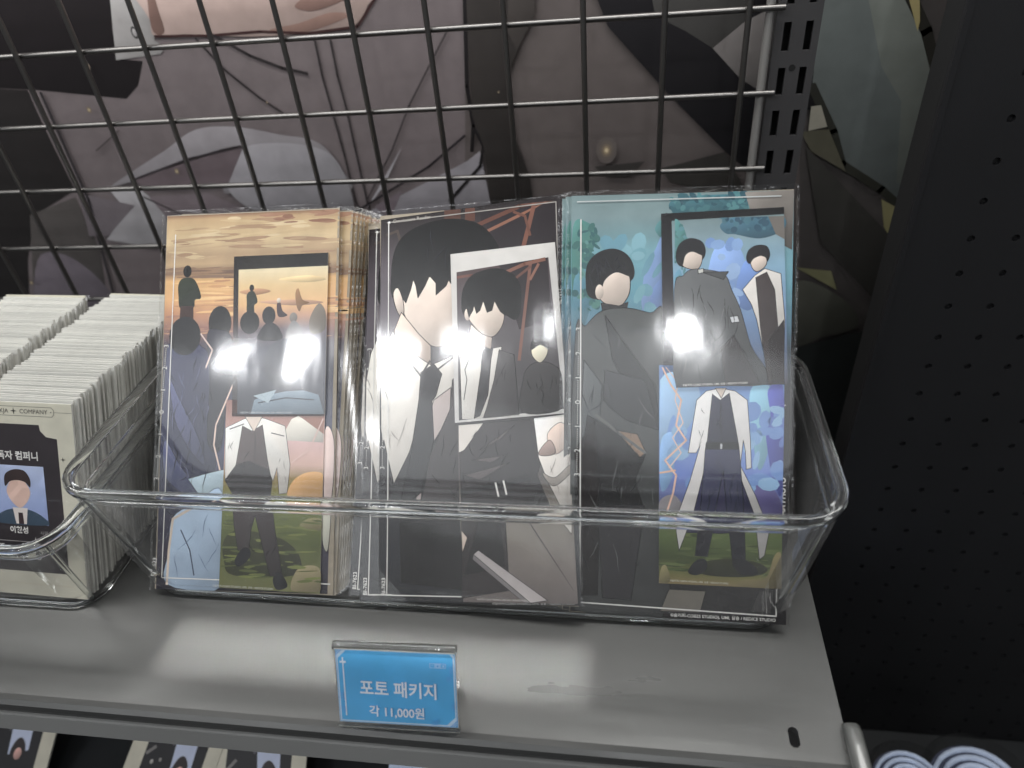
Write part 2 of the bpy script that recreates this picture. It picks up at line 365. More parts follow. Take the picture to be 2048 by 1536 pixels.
a.poly([(3.28,0.58),(4.16,0.52),(4.23,-0.05),(3.98,-0.57),(3.75,-0.98),(3.79,-1.9),(3.99,-2.57),(4.03,-3.19),(3.3,-3.17),(3.27,-2.04),(3.14,-1.55)], (52, 47, 45))
a.poly([(3.92,0.54),(4.3,0.51),(4.22,-0.18),(3.93,-0.63),(3.81,-0.35)], (70, 63, 60))
a.poly([(4.93,0.47),(8.21,0.25),(8.56,-1.72),(7.68,-1.61),(8.03,-3.12),(7.68,-2.77),(7.09,-2.27),(6.13,-1.31),(5.27,-0.37)], (27, 25, 29))
a.poly([(5.78,0.41),(7.37,0.31),(7.14,-0.54),(6.77,-0.75),(6.37,-0.5),(5.94,-0.28)], (72, 70, 68))
a.poly([(6.77,-0.75),(7.19,-0.42),(7.57,-0.25),(7.63,-1.46),(7.2,-1.19)], (118, 112, 110))
a.poly([(5.06,-2.44),(5.86,-2.38),(5.63,-2.62),(5.22,-2.61)], (58, 54, 52)); a.poly([(6.1,-2.51),(7.09,-2.27),(7.57,-3.11),(6.27,-2.73)], (56, 53, 50))
a.poly([(8.13,0.26),(9,0.2),(9.62,-0.69),(10.02,-1.5),(10.09,-2.38),(9.99,-3.35),(9.51,-2.91),(8.93,-2.57),(8.65,-1.94),(8.23,-1.35)], (106, 114, 112))
a.poly([(8.59,0.22),(9,0.2),(9.62,-0.69),(9.99,-1.64),(9.97,-3.01),(9.72,-2.84),(9.51,-1.62),(9.13,-1.12)], (118, 124, 116))
a.line([(9,0.2),(9.62,-0.69),(10.05,-1.57),(10.25,-1.87)], .14, (48, 46, 40)); a.line([(8.23,-1.35),(8.64,-2.02),(8.86,-2.53),(9.52,-2.96),(10.03,-3.39)], .12, (54, 54, 46))
a.poly([(9.06,0.19),(9.31,0.18),(9.5,-0.55),(9.5,-0.68)], (176, 158, 84)); a.poly([(9.56,-3.12),(10.03,-3.39),(10.17,-4.24),(9.7,-3.6)], (146, 138, 82))
a.poly([(8.26,-1.63),(8.4,-1.62),(8.54,-1.94),(8.28,-1.99)], (178, 172, 152)); a.poly([(8.17,-2),(8.57,-1.98),(8.94,-2.65),(8.37,-2.31)], (100, 96, 76))
a.poly([(8.28,-2.23),(9.95,-3.87),(10.44,-4.62),(10.09,-5.22),(8.77,-3.85)], (62, 60, 56))
a.poly([(8.44,-4.31),(9.03,-4.39),(9.19,-4.76)], (138, 136, 88)); a.spl([(8.49,-4.6),(9.28,-4.91),(9.68,-5.48),(9.09,-5.75),(8.68,-5.86)], (86, 86, 76))
a.poly([(8.69,-5.97),(10.3,-5.43),(12.09,-13.38),(9.83,-13.59)], (46, 50, 49))  # shade low on the banner, painted as a dark field
a.shade = 0  # reflected bulb glints and halos painted in the ink; smallest are printed specks
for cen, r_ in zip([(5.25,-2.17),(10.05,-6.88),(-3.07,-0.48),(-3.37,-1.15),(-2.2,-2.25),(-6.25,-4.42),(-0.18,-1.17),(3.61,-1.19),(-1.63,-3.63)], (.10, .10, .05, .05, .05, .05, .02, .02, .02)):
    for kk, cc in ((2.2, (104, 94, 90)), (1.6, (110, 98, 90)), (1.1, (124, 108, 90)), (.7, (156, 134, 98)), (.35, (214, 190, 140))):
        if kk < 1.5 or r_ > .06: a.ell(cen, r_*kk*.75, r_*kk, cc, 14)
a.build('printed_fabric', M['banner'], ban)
tag(ban, 'large printed fabric banner hanging behind the wire grid, grey and mauve cloth-like shapes', 'banner')

# ---- wire grid
gr = empty('wire_grid_panel', (2, 0, -5))
rw = .038
for c in range(-6, 8):
    mb = MB(); mb.tube((c-2, -.055, -2.2+0), (c-2, -.055, 7), rw, 12); mb.build('vertical_wire', M['wire'], gr, True)
for r in range(-6, 3):
    mb = MB(); mb.tube((-10, .02, 5+r), (5.43, .02, 5+r), rw, 12); mb.build('horizontal_wire', M['wire'], gr, True)
mb = MB(); mb.tube((5.27, .085, -2.2), (5.27, .085, 7), .055, 14); mb.build('edge_rod', M['rod'], gr, True)
tag(gr, 'black welded wire grid panel standing behind the trays', 'wire grid')

# ---- slotted upright post
po = empty('slotted_upright_post', (7.63, .12, -14))
mb = MB()
x0, x1 = -.27, .27; cols_ = [(-.165, -.075), (.095, .185)]
xs = [x0, cols_[0][0], cols_[0][1], cols_[1][0], cols_[1][1], x1]
pitch = .535; z_first = 14-.36
edges = []; k = -6
z = z_first-pitch*24
while z < 17:
    edges.append((z-.17, z+.17)); z += pitch
zc = 0
for (s0, s1) in edges:
    mb.face([(x0, 0, zc), (x1, 0, zc), (x1, 0, s0), (x0, 0, s0)])
    for i in range(5):
        if i in (1, 3):
            a0, a1 = xs[i], xs[i+1]
            for q in (((a0, 0, s0), (a0, .05, s0), (a0, .05, s1), (a0, 0, s1)), ((a1, 0, s0), (a1, 0, s1), (a1, .05, s1), (a1, .05, s0)),
                      ((a0, 0, s0), (a1, 0, s0), (a1, .05, s0), (a0, .05, s0)), ((a0, 0, s1), (a0, .05, s1), (a1, .05, s1), (a1, 0, s1))): mb.face(q)
        else: mb.face([(xs[i], 0, s0), (xs[i+1], 0, s0), (xs[i+1], 0, s1), (xs[i], 0, s1)])
    zc = s1
mb.face([(x0, 0, zc), (x1, 0, zc), (x1, 0, 18), (x0, 0, 18)])
mb.face([(x0, 0, 0), (x0, 0, 18), (x0, .6, 18), (x0, .6, 0)]); mb.face([(x1, 0, 0), (x1, .6, 0), (x1, .6, 18), (x1, 0, 18)])
mb.build('slotted_channel', M['post'], po)
mb = MB(); mb.box((x0+.01, .3, 0), (x1-.01, .6, 18)); mb.build('channel_back', M['dark'], po)
mb = MB(); mb.tube((.0, -.004, 13.27), (.0, .03, 13.27), .042, 14); mb.build('screw_hole', M['dark'], po, True)
tag(po, 'charcoal metal upright post with two rows of slots, beside the wire grid', 'post')

# ---- pegboard of the neighbouring rack
pg = empty('perforated_panel', (9.1, -1, -16))
mb = MB(); pz, px_, rr_ = .5, .52, .047
nx, nz = 9, 38; X0, Z0 = .52, .14
for i in range(nx):
    for j in range(nz):
        cx, cz = X0+px_*i+.26, Z0+pz*j+.25; hx, hz = px_/2, pz/2
        o8 = []; h8 = []
        for t in range(16):
            an = 2*math.pi*(t+.5)/16; c_, s_ = math.cos(an), math.sin(an); m_ = max(abs(c_)/hx, abs(s_)/hz)
            h8.append((cx+rr_*c_, cz+rr_*s_)); o8.append((cx+c_/m_, cz+s_/m_))
        for t in range(16):
            u = (t+1) % 16
            mb.face([(o8[t][0], 0, o8[t][1]), (o8[u][0], 0, o8[u][1]), (h8[u][0], 0, h8[u][1]), (h8[t][0], 0, h8[t][1])])
            mb.face([(h8[t][0], 0, h8[t][1]), (h8[u][0], 0, h8[u][1]), (h8[u][0], .06, h8[u][1]), (h8[t][0], .06, h8[t][1])])
        for (q0, q1) in ((hx, hz), (-hx, hz), (-hx, -hz), (hx, -hz)):   # corner slivers of each cell
            n1_ = min(range(16), key=lambda t: abs(o8[t][0]-cx-q0)+abs(o8[t][1]-cz-q1))
            n2_ = min([t for t in range(16) if t != n1_], key=lambda t: abs(o8[t][0]-cx-q0)+abs(o8[t][1]-cz-q1))
            mb.face([(cx+q0, 0, cz+q1), (o8[n1_][0], 0, o8[n1_][1]), (o8[n2_][0], 0, o8[n2_][1])])
mb.face([(0, 0, 0), (X0, 0, 0), (X0, 0, 22), (0, 0, 22)]); mb.face([(X0, 0, 0), (9, 0, 0), (9, 0, Z0), (X0, 0, Z0)])
mb.face([(X0, 0, Z0+pz*nz), (9, 0, Z0+pz*nz), (9, 0, 22), (X0, 0, 22)]); mb.face([(X0+px_*nx, 0, Z0), (9, 0, Z0), (9, 0, 22), (X0+px_*nx, 0, 22)])
mb.build('perforated_face', M['peg'], pg)
mb = MB(); mb.box((-.003, .062, 0), (9, .6, 22)); mb.build('board_body', M['pegedge'], pg)
mb = MB(); mb.box((-.02, -.02, 0), (.05, .06, 22)); mb.build('edge_trim', M['peg'], pg)
tag(pg, 'dark charcoal perforated panel of the neighbouring rack, right of the slotted post', 'pegboard')

# ---- shelf
sh = empty('metal_shelf', (0, 0, -5))
prof = [(-.15, 0.0), (-6.60, 0.0), (-6.66, -.008), (-6.705, -.04), (-6.725, -.09), (-6.72, -.14), (-6.69, -.165), (-6.6, -.17), (-6.6, -.08), (-.15, -.08)]
mb = MB()
XL, XR = -14, 7.63
hx0, hx1, hy0, hy1 = 7.105, 7.205, -6.47, -6.30      # oval hanging hole near the right end
for (y0, z0), (y1, z1) in zip(prof[:-1], prof[1:-1]):
    if (y0, z0) == prof[0]:
        cx, cy_ = (hx0+hx1)/2, (hy0+hy1)/2; n = 24; ov = []; outer = []
        bx0, bx1, by0, by1 = 6.9, 7.4, -6.58, -6.15
        for t in range(n):
            an = 2*math.pi*(t+.5)/n; c_, s_ = math.cos(an), math.sin(an)
            ov.append((cx+.048*c_, cy_+(.05 if s_ > 0 else -.05)+.048*s_)); m_ = max(abs(c_)/((bx1-bx0)/2), abs(s_)/((by1-by0)/2))
            outer.append(((bx0+bx1)/2+c_/m_, (by0+by1)/2+s_/m_))
        for t in range(n):
            u = (t+1) % n
            mb.face([(*outer[t], 0), (*outer[u], 0), (*ov[u], 0), (*ov[t], 0)]); mb.face([(*ov[t], 0), (*ov[u], 0), (*ov[u], -.085), (*ov[t], -.085)])
        for q in ((bx1, by1), (bx0, by1), (bx0, by0), (bx1, by0)):
            o2 = sorted(outer, key=lambda p: abs(p[0]-q[0])+abs(p[1]-q[1]))[:2]; mb.face([(*q, 0), (*o2[0], 0), (*o2[1], 0)])
        for (ax0, ax1, ay0, ay1) in ((XL, bx0, y1, y0), (bx1, XR, y1, y0), (bx0, bx1, by1, y0), (bx0, bx1, y1, by0)):
            mb.face([(ax0, ay0, 0), (ax1, ay0, 0), (ax1, ay1, 0), (ax0, ay1, 0)])
    else:
        mb.face([(XL, y0, z0), (XR, y0, z0), (XR, y1, z1), (XL, y1, z1)])
for X in (XL, XR): mb.face([(X, y, z) for y, z in prof])
mb.box((XR-.03, -6.5, -.5), (XR-.002, -.2, -.082))
d_ = mb.build('deck', M['shelf'], sh)
mb = MB(); mb.box((XL, -6.66, -.26), (XR-.05, -6.5, -.172)); mb.build('shadow_gap', M['lipgap'], sh)  # black strip in the recess, its shade put into the colour
mb = MB(); mb.box((XL, -6.715, -.60), (XR-.02, -6.55, -.235)); bevel(mb.build('front_lip', M['lip'], sh), .018)
tag(sh, 'satin grey metal shelf with rolled front edge and an oval hole near its end', 'shelf')

# ================================================================== trays
def rrect(x0, x1, y0, y1, r, z, n=8):
    pts = []
    for cx, cy_, a0 in ((x1-r, y1-r, 0), (x0+r, y1-r, 90), (x0+r, y0+r, 180), (x1-r, y0+r, 270)):
        for i in range(n+1):
            an = R(a0+90*i/n); pts.append((cx+r*math.cos(an), cy_+r*math.sin(an), z))
    return pts
def tray(label, x0, x1, y0, y1, zr, fx, fy):
    """rim box x0..x1, y0..y1 at height zr above the shelf, walls drafted inward by fx, fy"""
    cx, cy_ = (x0+x1)/2, (y0+y1)/2
    t = empty('clear_tray', (cx, cy_, -5)); H = zr+5; th = .055
    def ring(k, inset, z, r):     # k = 0 bottom .. 1 rim
        ix, iy = fx*(1-k)+inset, fy*(1-k)+inset
        return rrect(x0-cx+ix, x1-cx-ix, y0-cy_+iy, y1-cy_-iy, max(r-inset*.5, .05), z)
    mb = MB()
    rings = [ring(0, .16, .004, .35), ring(0, .06, .02, .38), ring(0, .012, .08, .4), ring(.06, 0, .16, .4)]
    rings += [ring(.2+.8*i/4, 0, .16+(H-.16)*(i+.2)/4.2, .42) for i in range(5)]
    rings[-1] = ring(1, 0, H, .44)
    inner = [ring(1, th, H, .44), ring(.06, th, .2, .4), ring(0, th+.02, .11, .4), ring(0, th+.1, .06, .38), ring(0, .3, .055, .3)]
    mb.grid(rings+inner)
    mb.face(rings[0][::-1]); mb.face(inner[-1])
    mb.build('wall', M['acrylic'], t, 'corners')
    # rolled rim: a thick rounded bead of solid acrylic round the top
    mb = MB(); bead = []
    for an in range(0, 360, 30):
        ox, oz = math.copysign(abs(math.cos(R(an)))**.6, math.cos(R(an)))*.055, math.copysign(abs(math.sin(R(an)))**.6, math.sin(R(an)))*.05
        bead.append(rrect(x0-cx+.02-ox, x1-cx-.02+ox, y0-cy_+.02-oz*0-ox, y1-cy_-.02+ox, .44+ox, H+.05+oz))
    mb.grid(bead, True, True); mb.build('rim', M['rim'], t, True)
    for sx_ in (-1, 1):          # solid bead where the walls meet at each corner
        for sy_ in (-1, 1):
            kx, ky = (x1-x0)/2, (y1-y0)/2; mb = MB()
            mb.tube((sx_*(kx-fx-.16), sy_*(ky-fy-.16), .06), (sx_*(kx-.17), sy_*(ky-.17), H-.02), .032, 10); mb.build('corner_bead', M['rim'], t, True)
    # stacking step just under the rim and solid foot line
    mb = MB(); bead = []
    for an in range(0, 360, 45):
        ox, oz = .022*math.cos(R(an)), .03*math.sin(R(an))
        bead.append(rrect(x0-cx+.10-ox, x1-cx-.10+ox, y0-cy_+.10-ox, y1-cy_-.10+ox, .36+ox, H-.17+oz))
    mb.grid(bead, True, True); mb.build('stacking_step', M['rim'], t, True)
    mb = MB(); bead = []
    for an in range(0, 360, 45):
        ox, oz = .035*math.cos(R(an)), .03*math.sin(R(an))
        bead.append(rrect(x0-cx+fx+.05-ox, x1-cx-fx-.05+ox, y0-cy_+fy+.05-ox, y1-cy_-fy-.05+ox, .36+ox, .034+oz))
    mb.grid(bead, True, True); mb.build('foot', M['rim'], t, True)
    tag(t, label, 'tray', 'clear acrylic trays on the shelf'); return t
tray('wide clear acrylic tray holding three stacks of photo packets', -.37, 7.56, -5.42, -2.72, -3.17, .26, .13)
tray('clear acrylic tray full of cream card packets in two rows', -3.75, -.44, -5.76, -1.55, -3.72, .16, .2)

# ================================================================== photo packets
INK = (20, 19, 22)
def small(parent, name, quad, stops, drawing, z, white=None):
    """a loose photo card inside a packet: card with its own print"""
    mb = MB(); q = list(quad)
    k = len(mb.v); mb.v += [(u, v, z) for u, v in q]+[(u, v, z+.007) for u, v in q]
    for f in ((0, 1, 2, 3), (4, 7, 6, 5), (0, 4, 5, 1), (1, 5, 6, 2), (2, 6, 7, 3), (3, 7, 4, 0)): mb.f.append([k+i for i in f]); mb.c.append([(0, 0, 0)]*4); mb.m.append(0)
    o = mb.build(name, M['paper'], parent)
    ar = Art(z+.0075, .0001); us = sorted(p_[0] for p_ in quad); vs_ = sorted(p_[1] for p_ in quad); ar.clip = ((us[0]+us[1])/2, (us[2]+us[3])/2, (vs_[0]+vs_[1])/2, (vs_[2]+vs_[3])/2)
    if stops: ar.grad(quad, stops)
    drawing(ar); ar.build('printed_picture', M['print'], o)
    return o
def sleeve_mesh(w_, h_, z0, z1):
    mb = MB(); N, K = 7, 12; jit = lambda: random.uniform(-.002, .006)
    front = [[(-w_/2+w_*i/N, h_*j/K-.01, z1+(jit() if 0 < i < N and 0 < j < K else 0)) for i in range(N+1)] for j in range(K+1)]
    mb.grid(front, False)
    mb.face([(-w_/2, -.01, z0), (-w_/2, h_-.01, z0), (w_/2, h_-.01, z0), (w_/2, -.01, z0)])
    for s_ in (-1, 1):
        x = s_*w_/2; mb.face([(x, -.01, z0), (x, -.01, z1), (x, h_-.01, z1), (x, h_-.01, z0)])
    return mb.mesh('sleeve', M['sleeve'], True)
def seam_mesh(w_, h_, z0, z1, top=True):
    mb = MB()
    for s_ in ((-1, 1) if top else (1,)):
        x = s_*w_/2; e = s_*.028; N = 24
        row = [[(x+q*e+random.uniform(-.005, .005)*q, -.01+h_*j/N, (z0+z1)/2+random.uniform(-.008, .008)*q) for q in (0, 1)] for j in range(N+1)]
        mb.grid(row, False)
    if not top: return mb.mesh('seam', M['seam'], True)
    row = [[(-w_/2+w_*j/24, h_-.012+q*.016, (z0+z1)/2+random.uniform(-.006, .006)*q) for q in (0, 1)] for j in range(25)]
    mb.grid(row, False)
    return mb.mesh('seam', M['seam'], True)
def card_mesh(w_, h_, mat, t=.008):
    mb = MB(); mb.box((-w_/2, 0, -t), (w_/2, h_, 0)); return mb.mesh('photo_card', mat)

F = {'left': dict(o=(1.12, -5.225, -4.9),ex=(0.9998, 0.0127, 0.0144),ey=(-0.0192, 0.6599, 0.7511),n=(0.0, -0.7513, 0.66),w=2.255,h=4.57), 'mid': dict(o=(3.962, -5.225, -4.85),ex=(0.9969, -0.0253, 0.075),ey=(-0.0397, 0.6591, 0.751),n=(-0.0684, -0.7516, 0.6561),w=2.27,h=4.5), 'right': dict(o=(6.12, -5.232, -4.9),ex=(0.9999, -0.0092, 0.0097),ey=(-0.0026, 0.5765, 0.8171),n=(-0.0131, -0.817, 0.5764),w=2.273,h=4.523), 'id': dict(o=(-1.4, -5.44, -4.9),ex=(0.9997, -0.0125, -0.023),ey=(0.0262, 0.477, 0.8785),n=(0.0, -0.8788, 0.4772),w=1.28,h=2.38), 'sign': dict(o=(3.382, -6.611, -4.97),ex=(0.9997, 0.0262, 0.0),ey=(-0.012, 0.4585, 0.8886),n=(0.0233, -0.8883, 0.4586),w=1.2269,h=0.8372)}
RULER = '··········'.join('3210123')
COPY = '©슬리피-C(3B2S STUDIO), UMI, 싱숑 / REDICE STUDIO'
WHITE = (232, 230, 226)
SKIN = (226, 208, 194)

# ---- base prints (plain generic stand-ins for the artwork: same sizes and colours, blank faceless figures)
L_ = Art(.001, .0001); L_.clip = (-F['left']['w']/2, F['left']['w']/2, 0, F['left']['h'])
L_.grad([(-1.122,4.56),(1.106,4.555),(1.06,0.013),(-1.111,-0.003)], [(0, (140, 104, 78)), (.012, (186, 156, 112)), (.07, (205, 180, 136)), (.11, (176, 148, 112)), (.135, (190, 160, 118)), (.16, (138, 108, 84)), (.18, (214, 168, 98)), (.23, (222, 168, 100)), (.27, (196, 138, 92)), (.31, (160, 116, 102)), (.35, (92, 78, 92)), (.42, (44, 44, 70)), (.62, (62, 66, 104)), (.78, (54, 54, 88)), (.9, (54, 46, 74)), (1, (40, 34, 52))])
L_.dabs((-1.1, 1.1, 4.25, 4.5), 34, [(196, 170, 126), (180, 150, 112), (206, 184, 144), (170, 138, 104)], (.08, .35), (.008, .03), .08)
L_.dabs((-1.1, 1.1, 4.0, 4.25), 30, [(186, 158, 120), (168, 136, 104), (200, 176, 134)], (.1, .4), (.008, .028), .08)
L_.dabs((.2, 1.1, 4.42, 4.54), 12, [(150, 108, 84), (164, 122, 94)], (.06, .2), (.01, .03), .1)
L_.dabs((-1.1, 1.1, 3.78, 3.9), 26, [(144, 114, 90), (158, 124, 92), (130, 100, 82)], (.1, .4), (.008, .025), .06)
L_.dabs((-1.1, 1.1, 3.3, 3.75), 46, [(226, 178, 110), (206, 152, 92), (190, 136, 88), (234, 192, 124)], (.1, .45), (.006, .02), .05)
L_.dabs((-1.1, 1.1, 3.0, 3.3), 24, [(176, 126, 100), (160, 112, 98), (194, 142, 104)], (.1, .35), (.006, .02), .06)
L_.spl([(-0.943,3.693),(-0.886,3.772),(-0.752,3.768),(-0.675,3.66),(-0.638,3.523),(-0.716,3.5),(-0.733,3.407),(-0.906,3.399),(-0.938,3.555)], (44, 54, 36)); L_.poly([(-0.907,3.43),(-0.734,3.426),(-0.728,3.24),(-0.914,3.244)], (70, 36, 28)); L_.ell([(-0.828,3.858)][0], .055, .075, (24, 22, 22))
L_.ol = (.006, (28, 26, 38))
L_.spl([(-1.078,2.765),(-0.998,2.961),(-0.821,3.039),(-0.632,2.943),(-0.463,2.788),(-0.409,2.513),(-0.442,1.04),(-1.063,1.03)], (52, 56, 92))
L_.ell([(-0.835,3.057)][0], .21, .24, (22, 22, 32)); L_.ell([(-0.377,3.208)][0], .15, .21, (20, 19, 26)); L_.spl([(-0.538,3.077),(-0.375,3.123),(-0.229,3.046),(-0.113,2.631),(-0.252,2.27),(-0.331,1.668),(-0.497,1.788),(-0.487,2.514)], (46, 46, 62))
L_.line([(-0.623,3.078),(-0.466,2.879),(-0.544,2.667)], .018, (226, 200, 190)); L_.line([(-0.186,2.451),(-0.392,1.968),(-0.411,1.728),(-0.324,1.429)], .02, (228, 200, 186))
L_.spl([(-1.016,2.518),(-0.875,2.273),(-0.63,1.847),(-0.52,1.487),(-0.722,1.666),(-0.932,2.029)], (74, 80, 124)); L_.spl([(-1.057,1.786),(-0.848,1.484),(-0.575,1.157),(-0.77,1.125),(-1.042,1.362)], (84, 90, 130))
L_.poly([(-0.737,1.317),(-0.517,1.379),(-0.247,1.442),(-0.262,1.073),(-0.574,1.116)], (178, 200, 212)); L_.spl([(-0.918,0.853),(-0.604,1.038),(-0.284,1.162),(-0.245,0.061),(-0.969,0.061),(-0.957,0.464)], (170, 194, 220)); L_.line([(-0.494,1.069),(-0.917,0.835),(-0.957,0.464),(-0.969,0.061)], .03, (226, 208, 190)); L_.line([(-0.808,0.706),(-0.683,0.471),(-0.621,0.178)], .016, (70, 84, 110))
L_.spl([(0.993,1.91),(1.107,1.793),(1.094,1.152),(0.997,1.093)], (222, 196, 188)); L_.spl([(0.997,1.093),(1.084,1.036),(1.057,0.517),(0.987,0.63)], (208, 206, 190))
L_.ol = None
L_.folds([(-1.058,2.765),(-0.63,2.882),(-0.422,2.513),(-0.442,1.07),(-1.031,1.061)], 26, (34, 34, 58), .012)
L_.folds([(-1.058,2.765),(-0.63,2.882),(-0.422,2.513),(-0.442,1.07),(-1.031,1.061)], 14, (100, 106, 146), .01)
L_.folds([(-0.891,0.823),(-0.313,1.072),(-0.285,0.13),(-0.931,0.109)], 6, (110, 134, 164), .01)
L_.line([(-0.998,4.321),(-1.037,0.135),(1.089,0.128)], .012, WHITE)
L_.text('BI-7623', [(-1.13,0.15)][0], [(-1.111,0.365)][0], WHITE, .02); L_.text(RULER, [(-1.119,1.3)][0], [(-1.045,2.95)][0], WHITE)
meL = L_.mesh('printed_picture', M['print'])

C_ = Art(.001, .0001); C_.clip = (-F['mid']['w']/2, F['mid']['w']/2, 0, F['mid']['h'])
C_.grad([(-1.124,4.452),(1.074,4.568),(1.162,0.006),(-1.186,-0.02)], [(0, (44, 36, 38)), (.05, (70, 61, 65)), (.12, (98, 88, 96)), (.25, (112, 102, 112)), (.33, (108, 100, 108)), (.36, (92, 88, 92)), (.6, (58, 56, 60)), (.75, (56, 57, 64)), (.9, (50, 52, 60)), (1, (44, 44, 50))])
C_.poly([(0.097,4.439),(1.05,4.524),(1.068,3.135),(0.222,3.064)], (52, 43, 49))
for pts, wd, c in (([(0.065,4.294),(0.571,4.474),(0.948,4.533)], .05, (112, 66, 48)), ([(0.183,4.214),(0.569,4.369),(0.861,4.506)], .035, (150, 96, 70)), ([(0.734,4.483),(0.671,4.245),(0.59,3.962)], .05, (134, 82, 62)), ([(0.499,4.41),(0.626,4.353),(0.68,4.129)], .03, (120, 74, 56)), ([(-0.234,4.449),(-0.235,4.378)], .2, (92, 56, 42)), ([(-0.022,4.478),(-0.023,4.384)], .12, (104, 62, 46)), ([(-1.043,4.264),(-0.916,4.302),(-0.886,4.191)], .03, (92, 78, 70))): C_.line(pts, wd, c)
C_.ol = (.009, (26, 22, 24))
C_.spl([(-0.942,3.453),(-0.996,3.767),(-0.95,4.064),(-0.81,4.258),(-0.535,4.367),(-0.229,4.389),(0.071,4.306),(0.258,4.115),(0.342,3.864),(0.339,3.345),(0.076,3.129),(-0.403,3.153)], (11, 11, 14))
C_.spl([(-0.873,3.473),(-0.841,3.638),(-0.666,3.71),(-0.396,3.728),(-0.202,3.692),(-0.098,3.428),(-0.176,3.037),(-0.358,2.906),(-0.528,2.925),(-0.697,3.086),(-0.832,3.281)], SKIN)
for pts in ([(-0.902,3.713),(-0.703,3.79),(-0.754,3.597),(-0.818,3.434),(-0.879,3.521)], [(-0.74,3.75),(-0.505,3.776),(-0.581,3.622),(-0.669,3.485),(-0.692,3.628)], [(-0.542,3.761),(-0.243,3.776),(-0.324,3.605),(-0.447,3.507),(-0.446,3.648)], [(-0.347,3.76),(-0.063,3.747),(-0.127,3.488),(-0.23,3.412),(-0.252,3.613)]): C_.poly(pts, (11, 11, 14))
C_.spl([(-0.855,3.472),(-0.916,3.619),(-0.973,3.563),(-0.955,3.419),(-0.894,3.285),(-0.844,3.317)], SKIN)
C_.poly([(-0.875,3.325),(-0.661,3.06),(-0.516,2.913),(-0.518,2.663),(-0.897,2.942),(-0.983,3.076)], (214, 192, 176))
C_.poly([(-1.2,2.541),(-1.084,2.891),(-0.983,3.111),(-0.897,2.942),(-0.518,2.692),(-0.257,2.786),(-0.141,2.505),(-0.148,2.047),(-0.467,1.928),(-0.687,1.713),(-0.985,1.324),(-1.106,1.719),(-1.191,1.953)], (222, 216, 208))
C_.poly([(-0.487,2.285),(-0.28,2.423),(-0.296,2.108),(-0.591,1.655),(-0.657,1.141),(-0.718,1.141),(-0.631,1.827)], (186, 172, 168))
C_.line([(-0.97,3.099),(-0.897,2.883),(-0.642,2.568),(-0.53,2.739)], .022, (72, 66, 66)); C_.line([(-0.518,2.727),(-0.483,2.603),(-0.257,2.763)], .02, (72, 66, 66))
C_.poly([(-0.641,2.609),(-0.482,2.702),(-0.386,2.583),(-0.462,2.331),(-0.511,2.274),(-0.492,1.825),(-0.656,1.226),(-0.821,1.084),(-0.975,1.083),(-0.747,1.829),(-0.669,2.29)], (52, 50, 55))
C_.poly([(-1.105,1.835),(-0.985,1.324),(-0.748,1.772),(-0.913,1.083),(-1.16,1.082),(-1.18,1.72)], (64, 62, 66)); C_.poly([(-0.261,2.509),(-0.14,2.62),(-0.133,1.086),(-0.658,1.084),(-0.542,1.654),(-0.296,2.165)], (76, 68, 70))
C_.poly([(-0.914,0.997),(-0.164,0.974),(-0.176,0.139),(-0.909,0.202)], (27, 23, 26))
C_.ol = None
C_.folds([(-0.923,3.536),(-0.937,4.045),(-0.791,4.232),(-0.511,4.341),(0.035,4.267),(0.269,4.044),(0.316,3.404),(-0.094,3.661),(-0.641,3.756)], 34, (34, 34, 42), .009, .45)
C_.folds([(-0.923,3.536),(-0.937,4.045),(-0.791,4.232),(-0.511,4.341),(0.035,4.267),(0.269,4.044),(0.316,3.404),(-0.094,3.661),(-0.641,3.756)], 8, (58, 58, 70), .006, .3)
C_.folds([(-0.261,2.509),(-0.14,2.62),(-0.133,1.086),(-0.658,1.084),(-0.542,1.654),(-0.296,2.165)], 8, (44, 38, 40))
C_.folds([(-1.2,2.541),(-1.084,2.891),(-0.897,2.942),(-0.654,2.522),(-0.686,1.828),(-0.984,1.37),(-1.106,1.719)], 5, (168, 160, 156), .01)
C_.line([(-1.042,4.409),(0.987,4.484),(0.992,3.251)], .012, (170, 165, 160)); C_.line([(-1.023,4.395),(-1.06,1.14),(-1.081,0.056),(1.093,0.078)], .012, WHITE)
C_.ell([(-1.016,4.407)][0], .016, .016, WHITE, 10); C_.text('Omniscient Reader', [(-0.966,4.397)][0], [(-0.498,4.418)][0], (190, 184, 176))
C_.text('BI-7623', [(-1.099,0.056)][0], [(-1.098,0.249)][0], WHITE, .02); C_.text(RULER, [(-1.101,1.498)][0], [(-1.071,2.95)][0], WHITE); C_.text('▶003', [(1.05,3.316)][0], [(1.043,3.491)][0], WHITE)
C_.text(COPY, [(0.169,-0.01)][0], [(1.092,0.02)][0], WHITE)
meM = C_.mesh('printed_picture', M['print'])

